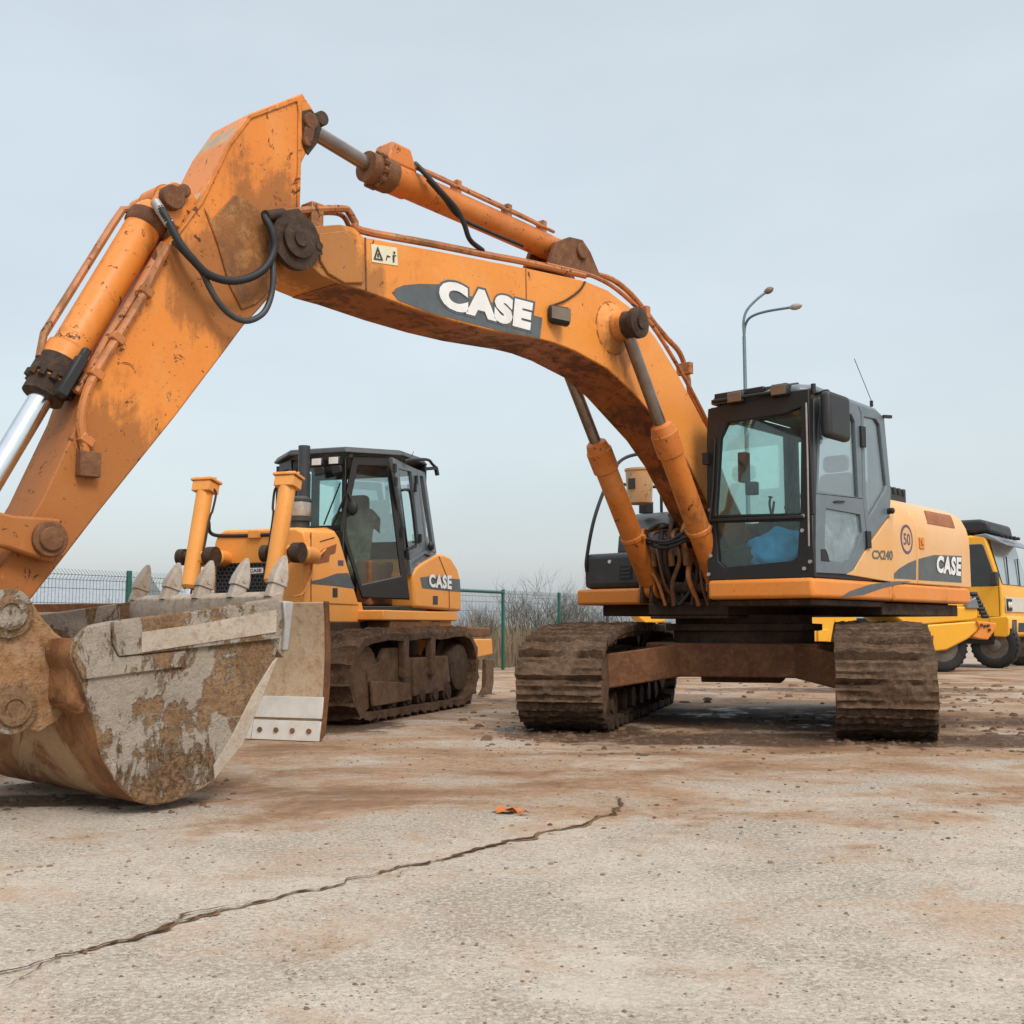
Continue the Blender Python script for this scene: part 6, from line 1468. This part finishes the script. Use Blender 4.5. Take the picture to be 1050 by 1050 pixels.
# ------------------------------------------------------------------ yellow truck
gq = gpt(1036, 685.5); KA = -52
kf = (-sin(radians(KA)), -cos(radians(KA))); kl = (cos(radians(KA)), -sin(radians(KA)))
ko = (gq.x + 1.08 * kl[0] + .55 * 0, gq.y + 1.08 * kl[1])
K = Frame(ko, KA)
trk = thing('truck', (ko[0], ko[1], 0), K.rot, 'yellow truck with grey sun visor and black roof box at the right edge', 'truck')
TW = 1.22
xf = K.S(1027, 600, -TW)[0]                        # front corner of the cab
zr_, zf_ = 3.02, .80
mb = MB()
cabp = [(-1.9, zf_ + .1), (-1.9, zr_), (xf - .42, zr_ + .03), (xf - .30, zr_ - .03), (xf, 1.86), (xf + .02, 1.5), (xf, zf_ + .35), (xf - .0, zf_ + .1)]
mb.side(cabp, -TW, TW); tcab = mb.build('cab', M['yellow'], trk, .05, seg=3)
ws = [(xf - .275, zr_ - .1), (xf - .015, 1.90)]
def slope(a, b): return [Vector((ws[0][0] + (ws[1][0] - ws[0][0]) * b + .025, a, ws[0][1] + (ws[1][1] - ws[0][1]) * b + .012)) for _ in (0,)][0]
mb = MB(); mb.face([slope(-TW + .1, 0), slope(TW - .1, 0), slope(TW - .06, 1), slope(-TW + .06, 1)]); mb.build('windscreen', plain('reflective_windscreen', (.22, .28, .30), .06, 0, .3, coat=1.0), tcab, smooth=False)
mb = MB(); mb.tube([slope(-.7, 1) + Vector((.02, 0, 0)), slope(-.2, .35) + Vector((.03, 0, .0))], .015, 6); mb.tube([slope(.3, 1) + Vector((.02, 0, 0)), slope(.8, .35) + Vector((.03, 0, 0))], .015, 6); mb.build('wiper', M['black'], tcab)
mb = MB(); mb.side([(xf - .42, 2.84), (xf - .36, 2.82), (xf - .12, 2.02), (xf - .14, 1.86), (xf - 1.15, 1.86), (xf - 1.15, 2.84)], -TW - .008, -TW + .02); mb.build('door_window', plain('dark_side_glass', (.02, .025, .028), .08, coat=.6), tcab, .01)
mb = MB(); mb.side([(xf - .07, .9), (xf - .055, .9), (xf - .055, 1.84), (xf - .07, 1.84)], -TW - .003, -TW + .01); mb.box(xf - 1.2, xf - .06, -TW - .004, -TW + .01, 1.16, 1.175); mb.build('door_seam', M['grime'], tcab)
mb = MB(); mb.box(xf - 1.05, xf - .85, -TW - .03, -TW + .01, 1.66, 1.70); mb.build('door_handle', M['black'], tcab, .01)
mb = MB(); mb.box(xf - 1.0, xf - .2, -TW - .03, -TW + .02, .55, .86); mb.box(xf - .95, xf - .25, -TW - .06, -TW + .02, .68, .72); mb.build('entry_step', M['frame'], tcab, .01)
mb = MB(); c = K.P(1018, 591, -TW - .25); mb.box(c.x - .03, c.x + .12, -TW - .42, -TW - .16, c.z - .22, c.z + .10); mb.bar((c.x + .1, -TW - .2, c.z - .1), (xf - .1, -TW + .02, c.z - .08), .06, .06); mb.build('mirror', M['plastic'], tcab, .05, seg=3)
mb = MB(); mb.side([(xf - .62, zr_ + .02), (xf - .3, zr_ + .06), (xf + .12, zr_ - .18), (xf + .13, zr_ - .24), (xf - .3, zr_ - .06)], -TW + .0, TW - .0); mb.build('sun_visor', M['silver'], tcab, .03, seg=3)
mb = MB()
for l in (-.7, -.35, 0, .35): mb.box(xf - .1, xf + .06, l - .06, l + .06, zr_ - .02, zr_ + .05); mb.build('visor_lamp', M['black'], tcab, .02); mb = MB()
mb.bm.free()
mb = MB(); mb.side([(xf - 1.2, zr_ + .10), (xf - 1.25, zr_ + .36), (xf - 1.1, zr_ + .42), (xf - .5, zr_ + .42), (xf - .3, zr_ + .36), (xf - .25, zr_ + .10)], -TW + .25, TW - .2); mb.build('roof_box', M['plastic'], tcab, .07, seg=3)
mb = MB(); mb.box(xf - 1.9, xf - .75, -TW + .05, -TW + .5, zr_ + .02, zr_ + .12); mb.build('roof_deflector', M['frame'], tcab, .03)
# front: headlight, grille, bumper
mb = MB(); mb.box(xf + .025, xf + .04, -TW + .15, TW - .15, 1.28, 1.62); mb.build('front_panel', M['edge'], tcab, .02)
for l in (-TW + .38, TW - .38):
    mb = MB(); mb.box(xf + .03, xf + .075, l - .2, l + .2, 1.30, 1.58); h_ = mb.build('headlight', M['black'], trk, .02)
    mb = MB()
    for k_ in (-.09, .09): mb.lathe((xf + .075, l + k_, 1.44), (1, 0, 0), [(.075, 0), (.07, .01), (.02, .02)], 16)
    mb.build('headlight_lens', M['lightlens'], h_)
mb = MB(); mb.side([(xf - .3, .72), (xf - .3, 1.16), (xf + .10, 1.19), (xf + .14, 1.12), (xf + .12, .76), (xf + .05, .70)], -TW - .02, TW + .02); bmp = mb.build('bumper', M['yellow'], trk, .03)
for l in (-TW + .42, TW - .42):
    mb = MB(); mb.box(xf + .125, xf + .142, l - .2, l + .2, .80, 1.10); mb.build('fog_lamp_panel', M['black'], bmp, .01)
    mb = MB(); mb.box(xf + .142, xf + .15, l - .16, l - .01, .83, 1.07); mb.box(xf + .142, xf + .15, l + .03, l + .17, .83, 1.07); mb.build('fog_lamp', M['rim'], bmp, .01)
mb = MB(); mb.box(xf + .125, xf + .135, -.45, .45, .82, 1.1); mb.build('bumper_grille', M['frame'], bmp, .01)
mb = MB(); mb.box(-6.5, xf - .4, -.45, .45, .6, .9); mb.box(-6.5, -2.1, -1.1, 1.1, .92, 1.15); mb.build('chassis', M['frame'], trk, .02)
for u in (-.30, -3.6, -4.9):
    for l in (-TW + .17, TW - .17): wheel(trk, (u, l, .52), .52, .3, (0, 1, 0))
